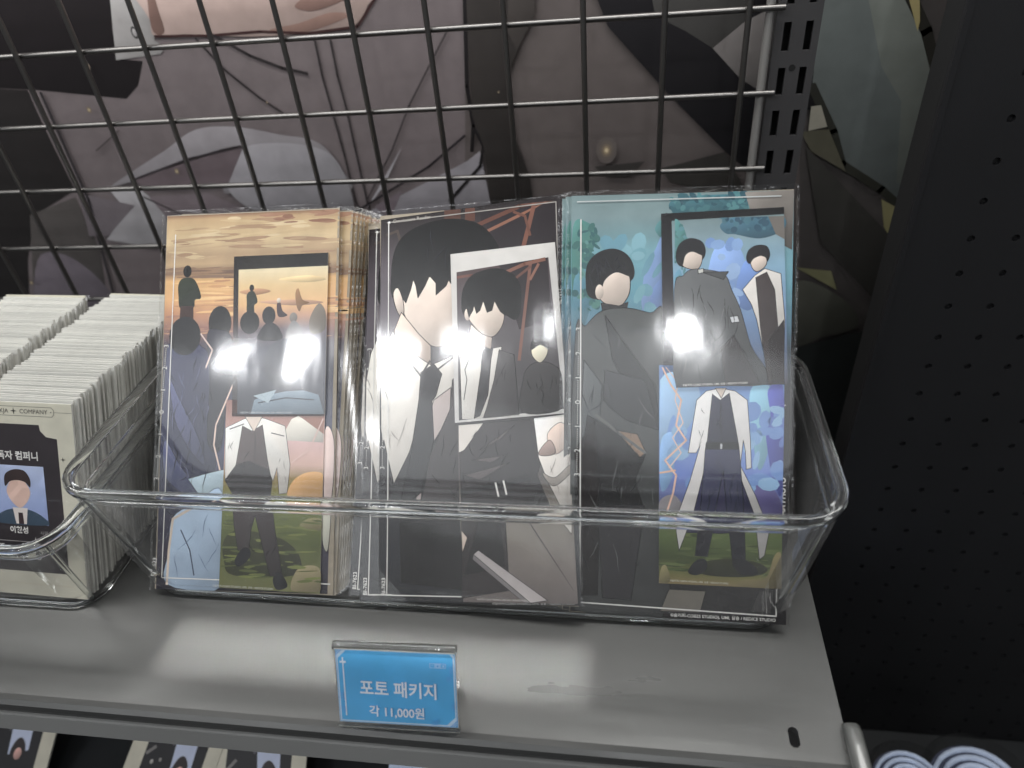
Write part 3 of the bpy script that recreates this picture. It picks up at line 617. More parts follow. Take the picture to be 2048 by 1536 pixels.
R_ = Art(.001, .0001); R_.clip = (-F['right']['w']/2, F['right']['w']/2, 0, F['right']['h'])
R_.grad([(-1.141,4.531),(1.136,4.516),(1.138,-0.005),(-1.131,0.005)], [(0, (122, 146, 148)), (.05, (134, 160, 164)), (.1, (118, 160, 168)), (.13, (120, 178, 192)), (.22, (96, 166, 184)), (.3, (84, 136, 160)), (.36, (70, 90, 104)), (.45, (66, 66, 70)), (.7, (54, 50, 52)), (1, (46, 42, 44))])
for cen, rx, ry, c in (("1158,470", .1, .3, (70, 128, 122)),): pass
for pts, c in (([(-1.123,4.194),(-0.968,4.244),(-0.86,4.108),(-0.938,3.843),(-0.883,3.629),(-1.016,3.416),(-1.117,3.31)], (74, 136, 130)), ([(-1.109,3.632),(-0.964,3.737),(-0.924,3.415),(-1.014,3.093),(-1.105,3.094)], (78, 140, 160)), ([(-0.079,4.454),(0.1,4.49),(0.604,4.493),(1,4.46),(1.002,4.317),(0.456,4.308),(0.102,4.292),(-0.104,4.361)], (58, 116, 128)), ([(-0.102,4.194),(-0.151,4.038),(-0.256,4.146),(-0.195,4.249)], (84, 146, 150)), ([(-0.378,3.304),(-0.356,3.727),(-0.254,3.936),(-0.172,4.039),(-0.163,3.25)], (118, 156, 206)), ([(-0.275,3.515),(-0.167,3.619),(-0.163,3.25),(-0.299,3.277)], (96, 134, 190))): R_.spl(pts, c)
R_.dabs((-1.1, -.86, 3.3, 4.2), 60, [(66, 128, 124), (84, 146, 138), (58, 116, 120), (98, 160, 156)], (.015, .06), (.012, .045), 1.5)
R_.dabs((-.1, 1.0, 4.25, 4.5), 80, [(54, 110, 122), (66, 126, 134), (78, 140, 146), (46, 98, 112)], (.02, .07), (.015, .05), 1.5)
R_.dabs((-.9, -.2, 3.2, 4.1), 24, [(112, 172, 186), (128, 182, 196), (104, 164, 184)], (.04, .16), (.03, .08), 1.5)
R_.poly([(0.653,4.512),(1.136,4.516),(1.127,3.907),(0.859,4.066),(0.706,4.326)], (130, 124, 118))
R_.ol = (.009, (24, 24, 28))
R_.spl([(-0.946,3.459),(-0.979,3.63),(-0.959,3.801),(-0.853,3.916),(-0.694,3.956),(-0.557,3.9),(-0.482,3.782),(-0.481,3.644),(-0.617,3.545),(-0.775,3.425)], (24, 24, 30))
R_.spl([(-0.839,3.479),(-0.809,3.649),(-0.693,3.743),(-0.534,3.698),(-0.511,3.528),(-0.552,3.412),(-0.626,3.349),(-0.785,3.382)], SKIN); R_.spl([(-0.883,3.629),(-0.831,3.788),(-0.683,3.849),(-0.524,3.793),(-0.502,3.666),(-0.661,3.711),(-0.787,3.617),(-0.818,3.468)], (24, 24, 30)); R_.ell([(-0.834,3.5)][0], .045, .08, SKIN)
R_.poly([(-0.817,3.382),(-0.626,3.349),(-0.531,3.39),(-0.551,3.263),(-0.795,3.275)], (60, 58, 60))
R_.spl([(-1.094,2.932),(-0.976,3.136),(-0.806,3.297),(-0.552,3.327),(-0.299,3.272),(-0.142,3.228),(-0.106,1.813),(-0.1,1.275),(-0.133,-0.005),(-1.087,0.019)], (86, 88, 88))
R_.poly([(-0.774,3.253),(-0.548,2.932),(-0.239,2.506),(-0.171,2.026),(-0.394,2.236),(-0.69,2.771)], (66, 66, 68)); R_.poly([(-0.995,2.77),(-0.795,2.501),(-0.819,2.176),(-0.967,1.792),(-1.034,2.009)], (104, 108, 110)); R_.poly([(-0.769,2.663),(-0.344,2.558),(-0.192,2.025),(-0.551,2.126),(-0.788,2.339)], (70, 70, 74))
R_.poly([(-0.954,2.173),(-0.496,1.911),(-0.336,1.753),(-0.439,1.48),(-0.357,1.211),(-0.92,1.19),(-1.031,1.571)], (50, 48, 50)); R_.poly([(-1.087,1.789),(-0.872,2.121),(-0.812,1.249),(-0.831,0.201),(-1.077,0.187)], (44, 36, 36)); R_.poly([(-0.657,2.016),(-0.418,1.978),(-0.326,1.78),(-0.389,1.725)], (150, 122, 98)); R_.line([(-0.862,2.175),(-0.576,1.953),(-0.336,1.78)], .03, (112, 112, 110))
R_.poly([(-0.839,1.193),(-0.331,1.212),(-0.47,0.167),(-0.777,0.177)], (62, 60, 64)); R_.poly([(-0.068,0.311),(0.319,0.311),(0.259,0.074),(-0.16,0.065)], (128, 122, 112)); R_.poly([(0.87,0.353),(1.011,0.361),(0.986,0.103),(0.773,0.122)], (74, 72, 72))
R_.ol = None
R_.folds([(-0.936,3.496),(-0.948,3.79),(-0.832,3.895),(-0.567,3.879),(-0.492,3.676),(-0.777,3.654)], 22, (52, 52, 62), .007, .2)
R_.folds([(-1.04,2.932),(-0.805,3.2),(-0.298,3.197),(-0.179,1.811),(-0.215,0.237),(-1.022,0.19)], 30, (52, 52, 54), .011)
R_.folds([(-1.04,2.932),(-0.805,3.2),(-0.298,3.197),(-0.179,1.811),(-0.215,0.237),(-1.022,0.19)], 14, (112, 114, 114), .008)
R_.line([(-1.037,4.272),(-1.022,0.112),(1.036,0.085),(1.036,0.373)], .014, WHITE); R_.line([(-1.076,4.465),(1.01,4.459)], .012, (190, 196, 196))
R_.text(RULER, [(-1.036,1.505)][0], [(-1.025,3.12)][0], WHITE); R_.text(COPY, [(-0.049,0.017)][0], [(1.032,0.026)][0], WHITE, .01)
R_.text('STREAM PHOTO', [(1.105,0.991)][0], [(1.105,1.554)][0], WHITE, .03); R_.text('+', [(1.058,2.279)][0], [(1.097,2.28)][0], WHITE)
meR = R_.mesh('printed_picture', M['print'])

def loft_frame(fr, dx, y, z, lean, roll, yaw):
    th, ph, ps = R(lean), R(roll), R(yaw); rz = Matrix.Rotation(ps, 3, 'Z')
    ex = rz@Vector((math.cos(ph), math.sin(ph)*math.sin(th), math.sin(ph)*math.cos(th))); n = rz@Vector((0, -math.cos(th), math.sin(th)))
    return dict(o=(fr['o'][0]+dx, y, z), ex=tuple(ex), ey=tuple(n.cross(ex)), n=tuple(n))
def packet(fr, meP, cardme, slme, sme, label, group=None):
    t = empty('photo_packet', frame=fr); tag(t, label, 'photo packet', group)
    cd = link('photo_card', cardme, t); link('printed_picture', meP, cd); link('sleeve', slme, t); link('seam', sme, t)
    return t
stk = {}
for key, mp, lean0, n, dxs, roll, lab in (('left', meL, 41.3, 11, .02, .8, 'sunset picture packet'), ('mid', meM, 44.7, 9, -.05, 1.5, 'dark portrait picture packet'), ('right', meR, 35.2, 12, -.012, .4, 'teal sky picture packet')):
    f = F[key]; wd, ht = f['w'], f['h']
    cm = card_mesh(wd, ht, M['edge']); slB = sleeve_mesh(wd+.05, ht+.05, -.011, .016); smB = seam_mesh(wd+.05, ht+.05, -.011, .016)
    slF = sleeve_mesh(wd+.05, ht+.05, -.011, .062); smF = seam_mesh(wd+.05, ht+.05, -.011, .062)
    stk[key] = packet(f, mp, cm, slF, smF, {'left': 'clear sleeved photo packet with golden sunset sky picture, front of its stack',
        'mid': 'tilted photo packet with white shirt and dark tie picture, front of its stack', 'right': 'photo packet with teal sky and dark coat picture, front of its stack'}[key])
    for i in range(1, n):
        t = i/(n-1); y = f['o'][1]+.026*i+(.03 if key == 'mid' else 0)
        dx = dxs*i+random.uniform(-.02, .02)
        if key == 'mid' and i < 3: dx = (-.22, -.36)[i-1]
        if key == 'right': dx += (-.07 if i == 1 else -.10 if i < 5 else 0)
        fr = loft_frame(f, dx, y, -4.9, lean0+(50.5-lean0)*t, random.uniform(-roll, roll)*.6+(2.0 if key == 'mid' and i == 1 else .6 if key == 'mid' else 0), 0)
        packet(fr, mp, cm, slB, smB, lab+' standing behind the front packet of its stack', 'rear '+lab+'s in the wide tray')

# ---- loose cards of the front packets
T_ = stk['left']
def d1(ar):
    ar.poly([(-0.087,4.019),(0.38,4.021),(0.358,3.869),(-0.082,3.852)], (42, 38, 32)); ar.spl([(0.572,4.021),(0.712,4.022),(0.84,3.944),(0.842,3.859),(0.544,3.857)], (20, 20, 22))
small(T_, 'small_photo', [(-0.204,4.017),(1.003,4.024),(0.99,2.069),(-0.175,2.071)], [(0, (26, 24, 24)), (.1, (40, 34, 34)), (.5, (60, 42, 48)), (1, (40, 30, 36))], d1, .016)
def d2(ar):
    for pts, c in (([(-0.113,3.577),(0.132,3.613),(0.294,3.572),(0.07,3.529)], (188, 140, 96)), ([(0.387,3.715),(0.768,3.753),(0.99,3.697),(0.707,3.669)], (224, 196, 140)), ([(0.136,3.448),(0.648,3.465),(0.964,3.421),(0.586,3.394)], (190, 146, 112))): ar.spl(pts, c)
    ar.spl([(-0.015,3.531),(0.023,3.579),(0.075,3.578),(0.116,3.503),(0.124,3.442),(0.086,3.406),(0.082,3.309),(-0.002,3.31),(-0.012,3.445)], (46, 52, 38)); ar.ell([(0.048,3.621)][0], .03, .04, (24, 22, 22))
    ar.spl([(0.375,3.411),(0.419,3.434),(0.447,3.337),(0.512,3.275),(0.398,3.265)], (70, 44, 54)); ar.ell([(0.399,3.459)][0], .026, .03, (210, 196, 180)); ar.spl([(0.608,3.539),(0.645,3.598),(0.698,3.464),(0.788,3.425),(0.7,3.391),(0.664,3.32),(0.624,3.393)], (150, 108, 58))
    ar.ell([(0.033,3.2)][0], .125, .14, (22, 21, 28)); ar.ell([(0.276,3.28)][0], .085, .11, (24, 24, 32)); ar.spl([(0.177,3.112),(0.278,3.201),(0.401,3.138),(0.443,2.986),(0.148,2.991)], (30, 30, 42)); ar.ell([(0.589,3.249)][0], .05, .06, (132, 124, 116)); ar.spl([(0.516,3.105),(0.59,3.213),(0.68,3.132),(0.696,2.982),(0.506,2.985)], (120, 116, 116)); ar.spl([(0.792,3.22),(0.901,3.41),(0.991,3.306),(0.983,3.096),(0.821,3.052)], (124, 112, 98))
    ar.ell([(0.481,2.697)][0], .26, .30, (70, 73, 84)); ar.poly([(0.075,2.1),(0.116,2.268),(0.293,2.327),(0.514,2.367),(0.734,2.378),(0.923,2.323),(0.996,2.099)], (122, 142, 158)); ar.line([(0.168,2.232),(0.516,2.29),(0.862,2.265)], .016, (60, 70, 84)); ar.poly([(0.102,2.316),(0.393,2.386),(0.295,2.231)], (168, 186, 196))
    ar.text(COPY, [(-0.06,2.107)][0], [(0.602,2.105)][0], (200, 205, 210))
small(T_, 'small_photo', [(-0.128,3.848),(1.012,3.86),(1.002,2.093),(-0.098,2.095)], [(0, (222, 208, 170)), (.12, (222, 190, 132)), (.25, (224, 176, 112)), (.33, (196, 148, 116)), (.42, (118, 104, 112)), (.55, (76, 78, 96)), (1, (66, 70, 82))], d2, .034)
def d3(ar):
    ar.poly([(0.585,2.04),(0.666,2.076),(0.993,1.899),(0.996,1.764),(0.445,1.791)], (222, 216, 204)); ar.poly([(0.678,2.076),(1.002,2.075),(0.994,1.863)], (160, 106, 84))
    ar.spl([(0.602,1.291),(0.786,1.411),(1.003,1.384),(0.984,1.093),(0.575,1.086)], (208, 154, 62)); ar.spl([(-0.235,0.601),(-0.047,0.723),(0.46,0.646),(0.714,0.45),(0.657,0.218),(-0.096,0.194),(-0.228,0.366)], (66, 70, 34)); ar.spl([(0.63,0.044),(0.686,0.276),(0.852,0.339),(0.976,0.285),(0.968,0.033)], (156, 144, 104)); ar.spl([(0.707,0.768),(0.779,0.857),(0.89,0.888),(0.983,0.861),(0.967,0.745)], (150, 142, 92))
    ar.dabs((-.2, 1.0, .1, .95), 60, [(112, 122, 50), (128, 138, 56), (96, 106, 44)], (.04, .16), (.006, .02), .1); ar.ol = (.006, (26, 24, 28)); ar.poly([(-0.255,1.932),(-0.019,2.04),(0.14,2.07),(0.268,2.04),(0.505,1.957),(0.578,1.497),(0.548,1.173),(0.448,1.154),(0.415,1.466),(0.369,1.306),(0.289,1.465),(0.182,1.671),(-0.04,1.64),(-0.13,1.401),(-0.243,1.323)], (230, 224, 216))
    ar.poly([(-0.036,1.957),(0.087,1.897),(0.219,1.969),(0.293,1.553),(0.357,1.288),(0.331,1.065),(-0.146,1.057),(-0.107,1.491)], (92, 78, 78)); ar.poly([(-0.107,1.491),(0.058,1.54),(0.315,1.435),(0.357,1.271),(0.341,1.141),(-0.135,1.134),(-0.243,1.311)], (46, 38, 42)); ar.poly([(-0.007,2.07),(0.217,2.07),(0.113,1.885)], SKIN)
    ar.poly([(-0.148,1.134),(0.348,1.141),(0.408,0.733),(0.479,0.386),(0.508,0.213),(0.358,0.197),(0.249,0.554),(0.152,0.903),(0.106,0.726),(0.086,0.491),(-0.053,0.488),(-0.112,0.78)], (70, 60, 62)); ar.spl([(-0.088,0.37),(0.01,0.513),(0.099,0.492),(0.089,0.398),(-0.035,0.301)], (34, 34, 44)); ar.spl([(0.397,0.152),(0.445,0.246),(0.521,0.202),(0.573,0.088),(0.449,0.049)], (32, 32, 40))
    ar.line([(-0.196,1.92),(-0.018,1.981)], .012, (110, 104, 104)); ar.line([(0.336,1.874),(0.495,1.838)], .012, (110, 104, 104)); ar.line([(0.978,2.04),(0.812,1.675),(0.596,1.526)], .016, (214, 180, 170)); ar.line([(0.132,1.879),(0.136,1.493)], .01, (70, 58, 60))
    ar.ol = None; ar.folds([(-0.15,1.669),(0.309,1.672),(0.355,1.083),(0.468,0.327),(-0.042,0.547)], 10, (40, 34, 38), .008, .2); ar.folds([(-0.241,1.908),(-0.082,1.969),(-0.099,1.431),(-0.225,1.37)], 3, (150, 144, 140), .008, .15); ar.folds([(0.335,1.909),(0.493,1.91),(0.572,1.203),(0.447,1.201)], 4, (150, 144, 140), .008, .15)
    ar.text(COPY, [(-0.36,0.057)][0], [(0.4,0.042)][0], (214, 214, 205))
small(T_, 'small_photo', [(-0.252,2.27),(0.999,2.264),(0.975,0.016),(-0.283,0.048)], [(0, (150, 96, 84)), (.12, (186, 140, 128)), (.22, (214, 176, 172)), (.34, (206, 166, 150)), (.42, (150, 128, 54)), (.55, (122, 134, 48)), (.75, (98, 108, 44)), (1, (122, 124, 70))], d3, .016)

T_ = stk['mid']
def d4(ar):
    ar.grad([(-0.183,3.749),(0.892,3.848),(1.028,2.143),(-0.178,2.042)], [(0, (92, 72, 72)), (.15, (100, 88, 94)), (.3, (104, 96, 102)), (.5, (98, 92, 96)), (1, (82, 80, 82))])
    ar.poly([(0.324,3.796),(0.881,3.844),(0.916,3.143),(0.542,3.048)], (54, 44, 50))
    for pts, wd, c in (([(0.321,3.681),(0.615,3.788),(0.846,3.829)], .04, (140, 88, 66)), ([(0.684,3.783),(0.644,3.499),(0.535,2.708)], .035, (138, 88, 70)), ([(0.496,3.623),(0.684,3.754)], .03, (120, 74, 58)), ([(0.776,3.776),(0.681,3.611)], .03, (150, 98, 76)), ([(-0.166,3.689),(-0.004,3.702),(-0.023,3.622)], .03, (128, 78, 66))): ar.line(pts, wd, c)
    ar.ol = (.006, (26, 24, 28)); ar.spl([(-0.112,3.266),(-0.121,3.488),(-0.034,3.669),(0.146,3.75),(0.352,3.748),(0.53,3.621),(0.572,3.389),(0.51,3.164),(0.314,3.26),(-0.011,3.278)], (11, 11, 14)); ar.spl([(-0.053,3.24),(-0.015,3.354),(0.116,3.392),(0.316,3.369),(0.372,3.263),(0.346,3.104),(0.239,2.983),(0.11,3.023),(-0.007,3.144)], SKIN); ar.ell([(-0.059,3.251)][0], .035, .07, SKIN)
    for pts in ([(-0.075,3.357),(0.033,3.42),(0.007,3.294),(-0.041,3.216)], [(0.009,3.387),(0.14,3.426),(0.091,3.29),(0.049,3.257)], [(0.128,3.403),(0.27,3.418),(0.232,3.282),(0.173,3.262)], [(0.258,3.396),(0.398,3.376),(0.383,3.216),(0.326,3.265)]): ar.poly(pts, (11, 11, 14))
    ar.poly([(-0.019,3.134),(0.11,3.012),(0.227,2.972),(0.212,2.835),(-0.045,2.962)], (212, 192, 178)); ar.poly([(-0.156,2.736),(-0.056,3.031),(0.16,2.837),(0.336,2.864),(0.313,2.603),(0.105,2.053),(-0.142,2.041)], (224, 219, 212)); ar.poly([(0.107,2.84),(0.236,2.846),(0.211,2.721),(0.169,2.324),(0.071,2.088),(-0,2.055),(0.091,2.611)], (50, 48, 54)); ar.poly([(0.306,2.831),(0.479,2.767),(0.523,2.089),(0.117,2.064),(0.242,2.492)], (84, 80, 82))
    ar.spl([(0.577,2.48),(0.637,2.619),(0.764,2.676),(0.921,2.636),(1.009,2.521),(1.034,2.16),(0.558,2.121)], (70, 67, 68)); ar.spl([(0.685,2.747),(0.688,2.86),(0.769,2.924),(0.848,2.875),(0.856,2.762),(0.775,2.665)], (236, 226, 200)); ar.spl([(0.675,2.815),(0.689,2.916),(0.781,2.957),(0.86,2.908),(0.869,2.818),(0.779,2.867)], (40, 38, 40))
    ar.ol = None; ar.folds([(-0.099,3.341),(-0.085,3.515),(-0.005,3.644),(0.175,3.713),(0.495,3.612),(0.549,3.39),(0.488,3.251),(0.081,3.406)], 22, (38, 38, 46), .006, .22); ar.folds([(0.579,2.593),(0.986,2.522),(1.022,2.16),(0.558,2.133)], 10, (40, 38, 40), .007, .2); ar.folds([(0.305,2.803),(0.479,2.755),(0.523,2.1),(0.205,2.073)], 6, (54, 50, 52), .008, .2)
    ar.line([(-0.115,2.275),(-0.076,2.503),(-0.098,2.618),(-0.049,2.731)], .008, (60, 56, 60)); ar.text(COPY, [(-0.077,2.023)][0], [(0.626,2.081)][0], WHITE)
def d5(ar):
    ar.ol = (.006, (26, 24, 28)); ar.poly([(-0.214,1.992),(0.636,2.041),(0.799,1.694),(0.708,1.419),(0.841,1.089),(-0.168,1.086)], (62, 55, 58)); ar.poly([(-0.191,1.991),(0.105,2.008),(-0.124,1.706),(-0.195,1.678)], (226, 218, 210)); ar.poly([(0.682,2.051),(1.071,2.087),(1.107,1.526),(1.107,1.09),(0.953,1.09),(0.819,1.363),(0.729,1.612)], (232, 224, 216)); ar.spl([(0.831,1.859),(0.974,1.995),(1.066,1.91),(1.057,1.746),(0.899,1.649)], (230, 205, 190)); ar.spl([(0.73,1.667),(0.857,1.804),(0.921,1.665),(0.797,1.628)], (176, 150, 140)); ar.spl([(0.765,1.446),(0.904,1.39),(1.074,1.526),(1.083,1.444),(0.891,1.297)], (160, 150, 140))
    for pts in ([(-0.037,1.592),(0.342,1.644),(0.196,1.561)], [(-0.128,1.423),(0.398,1.56),(0.047,1.366)], [(0.053,1.704),(0.464,1.978),(0.288,1.813)]): ar.poly(pts, (98, 88, 88))
    ar.line([(-0.16,1.226),(0.623,1.392)], .06, (40, 36, 40)); ar.line([(0.233,1.332),(0.265,1.187)], .02, WHITE); ar.line([(0.325,1.354),(0.357,1.209)], .02, WHITE)
    ar.poly([(-0.168,1.086),(0.332,1.087),(0.371,0.154),(-0.178,0.056)], (58, 50, 52)); ar.poly([(0.04,0.919),(0.273,1.032),(0.32,0.426),(-0.145,0.305)], (38, 34, 36)); ar.poly([(-0.036,0.54),(0.023,0.586),(0.796,0.058),(0.606,0.025)], (190, 182, 182)); ar.poly([(-0.036,0.54),(0.606,0.025),(0.538,0.018),(-0.048,0.485)], (136, 130, 132)); ar.line([(0.558,0.978),(1.096,0.175)], .016, (90, 84, 82)); ar.poly([(0.841,1.078),(1.078,0.776),(1.106,1.036),(1.008,1.09)], (224, 218, 210)); ar.poly([(-0.172,0.806),(-0.103,0.723),(-0.164,0.555)], (226, 206, 190))
    ar.ol = None; ar.folds([(-0.214,1.992),(0.636,2.041),(0.799,1.694),(0.708,1.419),(0.841,1.089),(-0.168,1.086)], 12, (36, 32, 34), .01, .3); ar.folds([(0.74,1.584),(1.086,2.02),(1.097,1.117),(0.953,1.117)], 5, (150, 138, 132), .008, .2)
    ar.text(COPY, [(-0.003,0.039)][0], [(0.583,0.041)][0], (220, 216, 210))
small(T_, 'small_photo', [(-0.216,2.278),(1.049,2.353),(1.125,0.031),(-0.161,0.012)], [(0, (80, 72, 74)), (.4, (96, 88, 86)), (.6, (146, 138, 126)), (.8, (140, 130, 124)), (1, (118, 108, 106))], d5, .016)
small(T_, 'small_photo', [(-0.253,3.965),(0.97,4.014),(1.071,2.098),(-0.226,2.015)], [(0, (216, 213, 209)), (1, (205, 202, 200))], d4, .034)

T_ = stk['right']
def d6(ar): ar.text('·', [(-0.154,4.248)][0], [(-0.133,4.247)][0], (60, 60, 64))
small(T_, 'small_photo', [(-0.196,4.311),(1.036,4.342),(1.09,2.674),(-0.156,2.613)], [(0, (15, 17, 21)), (.4, (34, 30, 44)), (1, (46, 44, 52))], d6, .016)
def d7(ar):
    for pts, c in (([(-0.076,4.219),(0.011,4.191),(0.065,4.033),(-0.046,3.827),(-0.064,3.617)], (80, 140, 140)), ([(0.408,4.18),(0.607,4.268),(1.003,4.256),(1.035,4.113),(0.81,4.026),(0.56,4.073),(0.46,4.086)], (62, 116, 138)), ([(0.292,3.403),(0.312,3.82),(0.411,3.974),(0.613,3.918),(0.667,3.607),(0.573,3.245)], (126, 166, 222)), ([(0.57,3.401),(0.616,3.711),(0.714,3.812),(0.867,3.604),(0.722,3.296)], (96, 140, 206)), ([(-0.064,3.617),(0.007,3.721),(0.04,3.511),(-0.04,3.354)], (88, 150, 176))): ar.spl(pts, c)
    ar.dabs((.42, 1.0, 4.12, 4.3), 40, [(58, 110, 130), (72, 128, 146), (50, 98, 120)], (.015, .05), (.012, .04), 1.5); ar.dabs((-.08, .08, 3.6, 4.2), 26, [(76, 136, 138), (92, 152, 160)], (.012, .04), (.01, .03), 1.5); ar.dabs((.1, .6, 3.3, 4.0), 20, [(128, 170, 222), (112, 156, 214), (146, 182, 226)], (.03, .1), (.03, .08), 1.5)
    ar.poly([(0.88,4.26),(1.033,4.266),(1.047,4.01),(0.958,4.064)], (128, 122, 116))
    ar.ol = (.006, (26, 24, 28)); ar.spl([(-0.014,3.774),(-0.036,3.889),(0.004,3.993),(0.105,4.043),(0.218,4.009),(0.26,3.915),(0.231,3.822),(0.109,3.745)], (28, 28, 36)); ar.spl([(0.027,3.784),(0.046,3.888),(0.127,3.928),(0.22,3.884),(0.221,3.78),(0.171,3.718),(0.058,3.741)], SKIN); ar.spl([(-0.004,3.805),(0.015,3.92),(0.127,3.98),(0.239,3.925),(0.24,3.863),(0.128,3.907),(0.056,3.867),(0.027,3.763)], (28, 28, 36))
    ar.spl([(-0.052,3.512),(0.038,3.658),(0.12,3.719),(0.263,3.717),(0.456,3.662),(0.529,3.505),(0.622,3.296),(0.728,2.932),(0.885,2.527),(-0.02,2.487)], (104, 106, 108)); ar.poly([(0.222,3.691),(0.496,3.692),(0.446,3.61)], (88, 90, 92)); ar.poly([(0.426,2.88),(0.556,3.037),(0.835,2.526),(0.482,2.513)], (82, 78, 80)); ar.poly([(0.186,3.718),(0.242,3.728),(0.243,3.686),(0.192,3.676)], (214, 214, 208))
    ar.spl([(0.674,3.813),(0.693,3.906),(0.771,3.955),(0.871,3.943),(0.902,3.85),(0.854,3.769),(0.735,3.761)], (32, 28, 34)); ar.spl([(0.714,3.802),(0.773,3.852),(0.863,3.83),(0.864,3.748),(0.786,3.688),(0.735,3.719)], SKIN); ar.spl([(0.674,3.813),(0.703,3.905),(0.782,3.945),(0.871,3.912),(0.893,3.819),(0.823,3.851),(0.744,3.822),(0.705,3.771)], (32, 28, 34))
    ar.poly([(0.639,3.504),(0.757,3.647),(0.855,3.717),(1.014,3.663),(1.061,3.19),(1.059,2.777),(0.935,2.517),(0.784,3.192),(0.731,3.347)], (216, 210, 204)); ar.poly([(0.767,3.626),(0.875,3.681),(0.957,3.5),(1.018,2.881),(1.073,2.529),(0.909,2.527),(0.825,3.088)], (72, 60, 60)); ar.poly([(0.907,2.984),(1.052,3.19),(1.083,2.539),(0.959,2.538)], (48, 34, 36)); ar.poly([(0.513,3.224),(0.593,3.234),(0.614,3.172),(0.534,3.162)], (220, 222, 226))
    ar.ol = None; ar.folds([(-0.016,3.512),(0.416,3.636),(0.834,2.537),(0.001,2.498)], 24, (66, 66, 68), .009, .3); ar.folds([(-0.016,3.512),(0.416,3.636),(0.834,2.537),(0.001,2.498)], 10, (132, 134, 136), .007, .2)
    ar.text(COPY, [(0.047,2.498)][0], [(0.704,2.531)][0], WHITE, .01)
small(T_, 'small_photo', [(-0.087,4.23),(1.033,4.266),(1.103,2.529),(-0.02,2.481)], [(0, (128, 152, 156)), (.1, (140, 168, 178)), (.3, (132, 178, 206)), (.6, (112, 150, 196)), (1, (84, 82, 96))], d7, .034)
def d8(ar):
    for pts, c in (([(-0.187,2.56),(0.123,2.615),(0.23,2.352),(0.079,2.03),(-0.053,2.188),(-0.168,1.811)], (150, 190, 228)), ([(0.736,2.463),(0.935,2.491),(0.967,2.048),(0.849,1.625),(0.769,1.939)], (132, 190, 214)), ([(0.911,2.465),(1.064,2.487),(1.073,1.422),(0.976,1.524),(0.893,2.046),(0.94,2.204)], (62, 76, 180)), ([(-0.17,1.918),(-0.024,1.975),(-0.045,1.546),(-0.164,1.38)], (128, 178, 226)), ([(0.8,1.571),(0.978,1.445),(1.071,1.264),(1.074,1.106),(0.858,1.097)], (96, 88, 150)), ([(-0.173,1.272),(-0.017,1.331),(0.09,1.12),(-0.171,1.056)], (150, 146, 150))): ar.spl(pts, c)
    ar.dabs((-.1, 1.1, 1.4, 2.3), 40, [(104, 148, 210), (124, 170, 218), (90, 124, 198), (138, 182, 220)], (.03, .12), (.03, .1), 1.5); ar.dabs((-.1, 1.1, .5, .95), 50, [(92, 108, 46), (110, 126, 58), (76, 92, 38)], (.04, .16), (.006, .02), .1)
    ar.line([(-0.163,2.773),(-0.072,2.508),(0.034,2.349),(-0.015,2.082),(0.091,1.924),(-0.125,1.705),(-0.009,1.547),(-0.038,1.358),(-0.129,1.057)], .02, (238, 196, 172)); ar.line([(-0.126,2.73),(0,2.535),(-0.029,2.348),(0.057,2.11),(-0.05,1.948),(0.04,1.789),(-0.083,1.625)], .011, (240, 206, 186)); ar.line([(-0.176,1.569),(-0.02,1.6)], .02, (232, 186, 156))
    ar.spl([(0.149,0.556),(0.407,0.661),(0.764,0.668),(0.942,0.581),(0.767,0.497),(0.358,0.486)], (58, 62, 32)); ar.spl([(-0.163,0.376),(-0.155,0.54),(-0.102,0.57),(-0.058,0.409)], (150, 140, 92)); ar.spl([(0.641,0.394),(0.717,0.462),(0.919,0.489),(1.005,0.733),(1.075,0.736),(1.081,0.397)], (150, 136, 84))
    ar.ol = (.006, (26, 24, 28)); ar.poly([(0.194,2.351),(0.29,2.448),(0.432,2.481),(0.585,2.451),(0.707,2.358),(0.744,1.938),(0.759,1.649),(0.708,1.632),(0.695,1.832),(0.673,1.937),(0.647,1.672),(0.804,1.36),(0.95,0.995),(0.905,0.728),(0.855,0.683),(0.82,0.99),(0.596,1.671),(0.492,1.827),(0.34,1.77),(0.168,1.123),(0.032,0.74),(-0.002,0.954),(0.027,1.171),(0.137,1.498),(0.236,1.874),(0.196,1.793),(0.113,1.791)], (222, 218, 216))
    ar.poly([(0.329,1.823),(0.168,1.123),(0.103,0.937),(0.454,0.942),(0.86,0.991),(0.623,1.619)], (56, 54, 96)); ar.poly([(0.352,2.417),(0.434,2.354),(0.524,2.429),(0.618,1.936),(0.635,1.83),(0.298,1.822)], (58, 57, 84)); ar.poly([(0.297,1.907),(0.623,1.915),(0.635,1.83),(0.288,1.822)], (24, 24, 32)); ar.poly([(0.381,2.48),(0.493,2.481),(0.444,2.375)], SKIN)
    ar.poly([(0.288,1.833),(0.634,1.841),(0.683,1.303),(0.713,0.676),(0.581,0.669),(0.511,1.243),(0.475,1.614),(0.409,1.239),(0.324,0.689),(0.199,0.694),(0.254,1.287)], (54, 56, 92)); ar.poly([(0.256,1.127),(0.41,1.133),(0.324,0.689),(0.199,0.694)], (40, 40, 52)); ar.poly([(0.543,1.138),(0.696,1.144),(0.713,0.676),(0.581,0.669)], (40, 40, 52))
    ar.spl([(0.129,0.517),(0.211,0.64),(0.304,0.655),(0.315,0.559),(0.223,0.489)], (40, 40, 46)); ar.spl([(0.581,0.648),(0.672,0.684),(0.806,0.606),(0.827,0.532),(0.665,0.523)], (34, 34, 40)); ar.line([(0.451,1.89),(0.451,1.847)], .02, (200, 200, 205)); ar.line([(0.434,2.354),(0.45,1.911)], .008, (36, 36, 56))
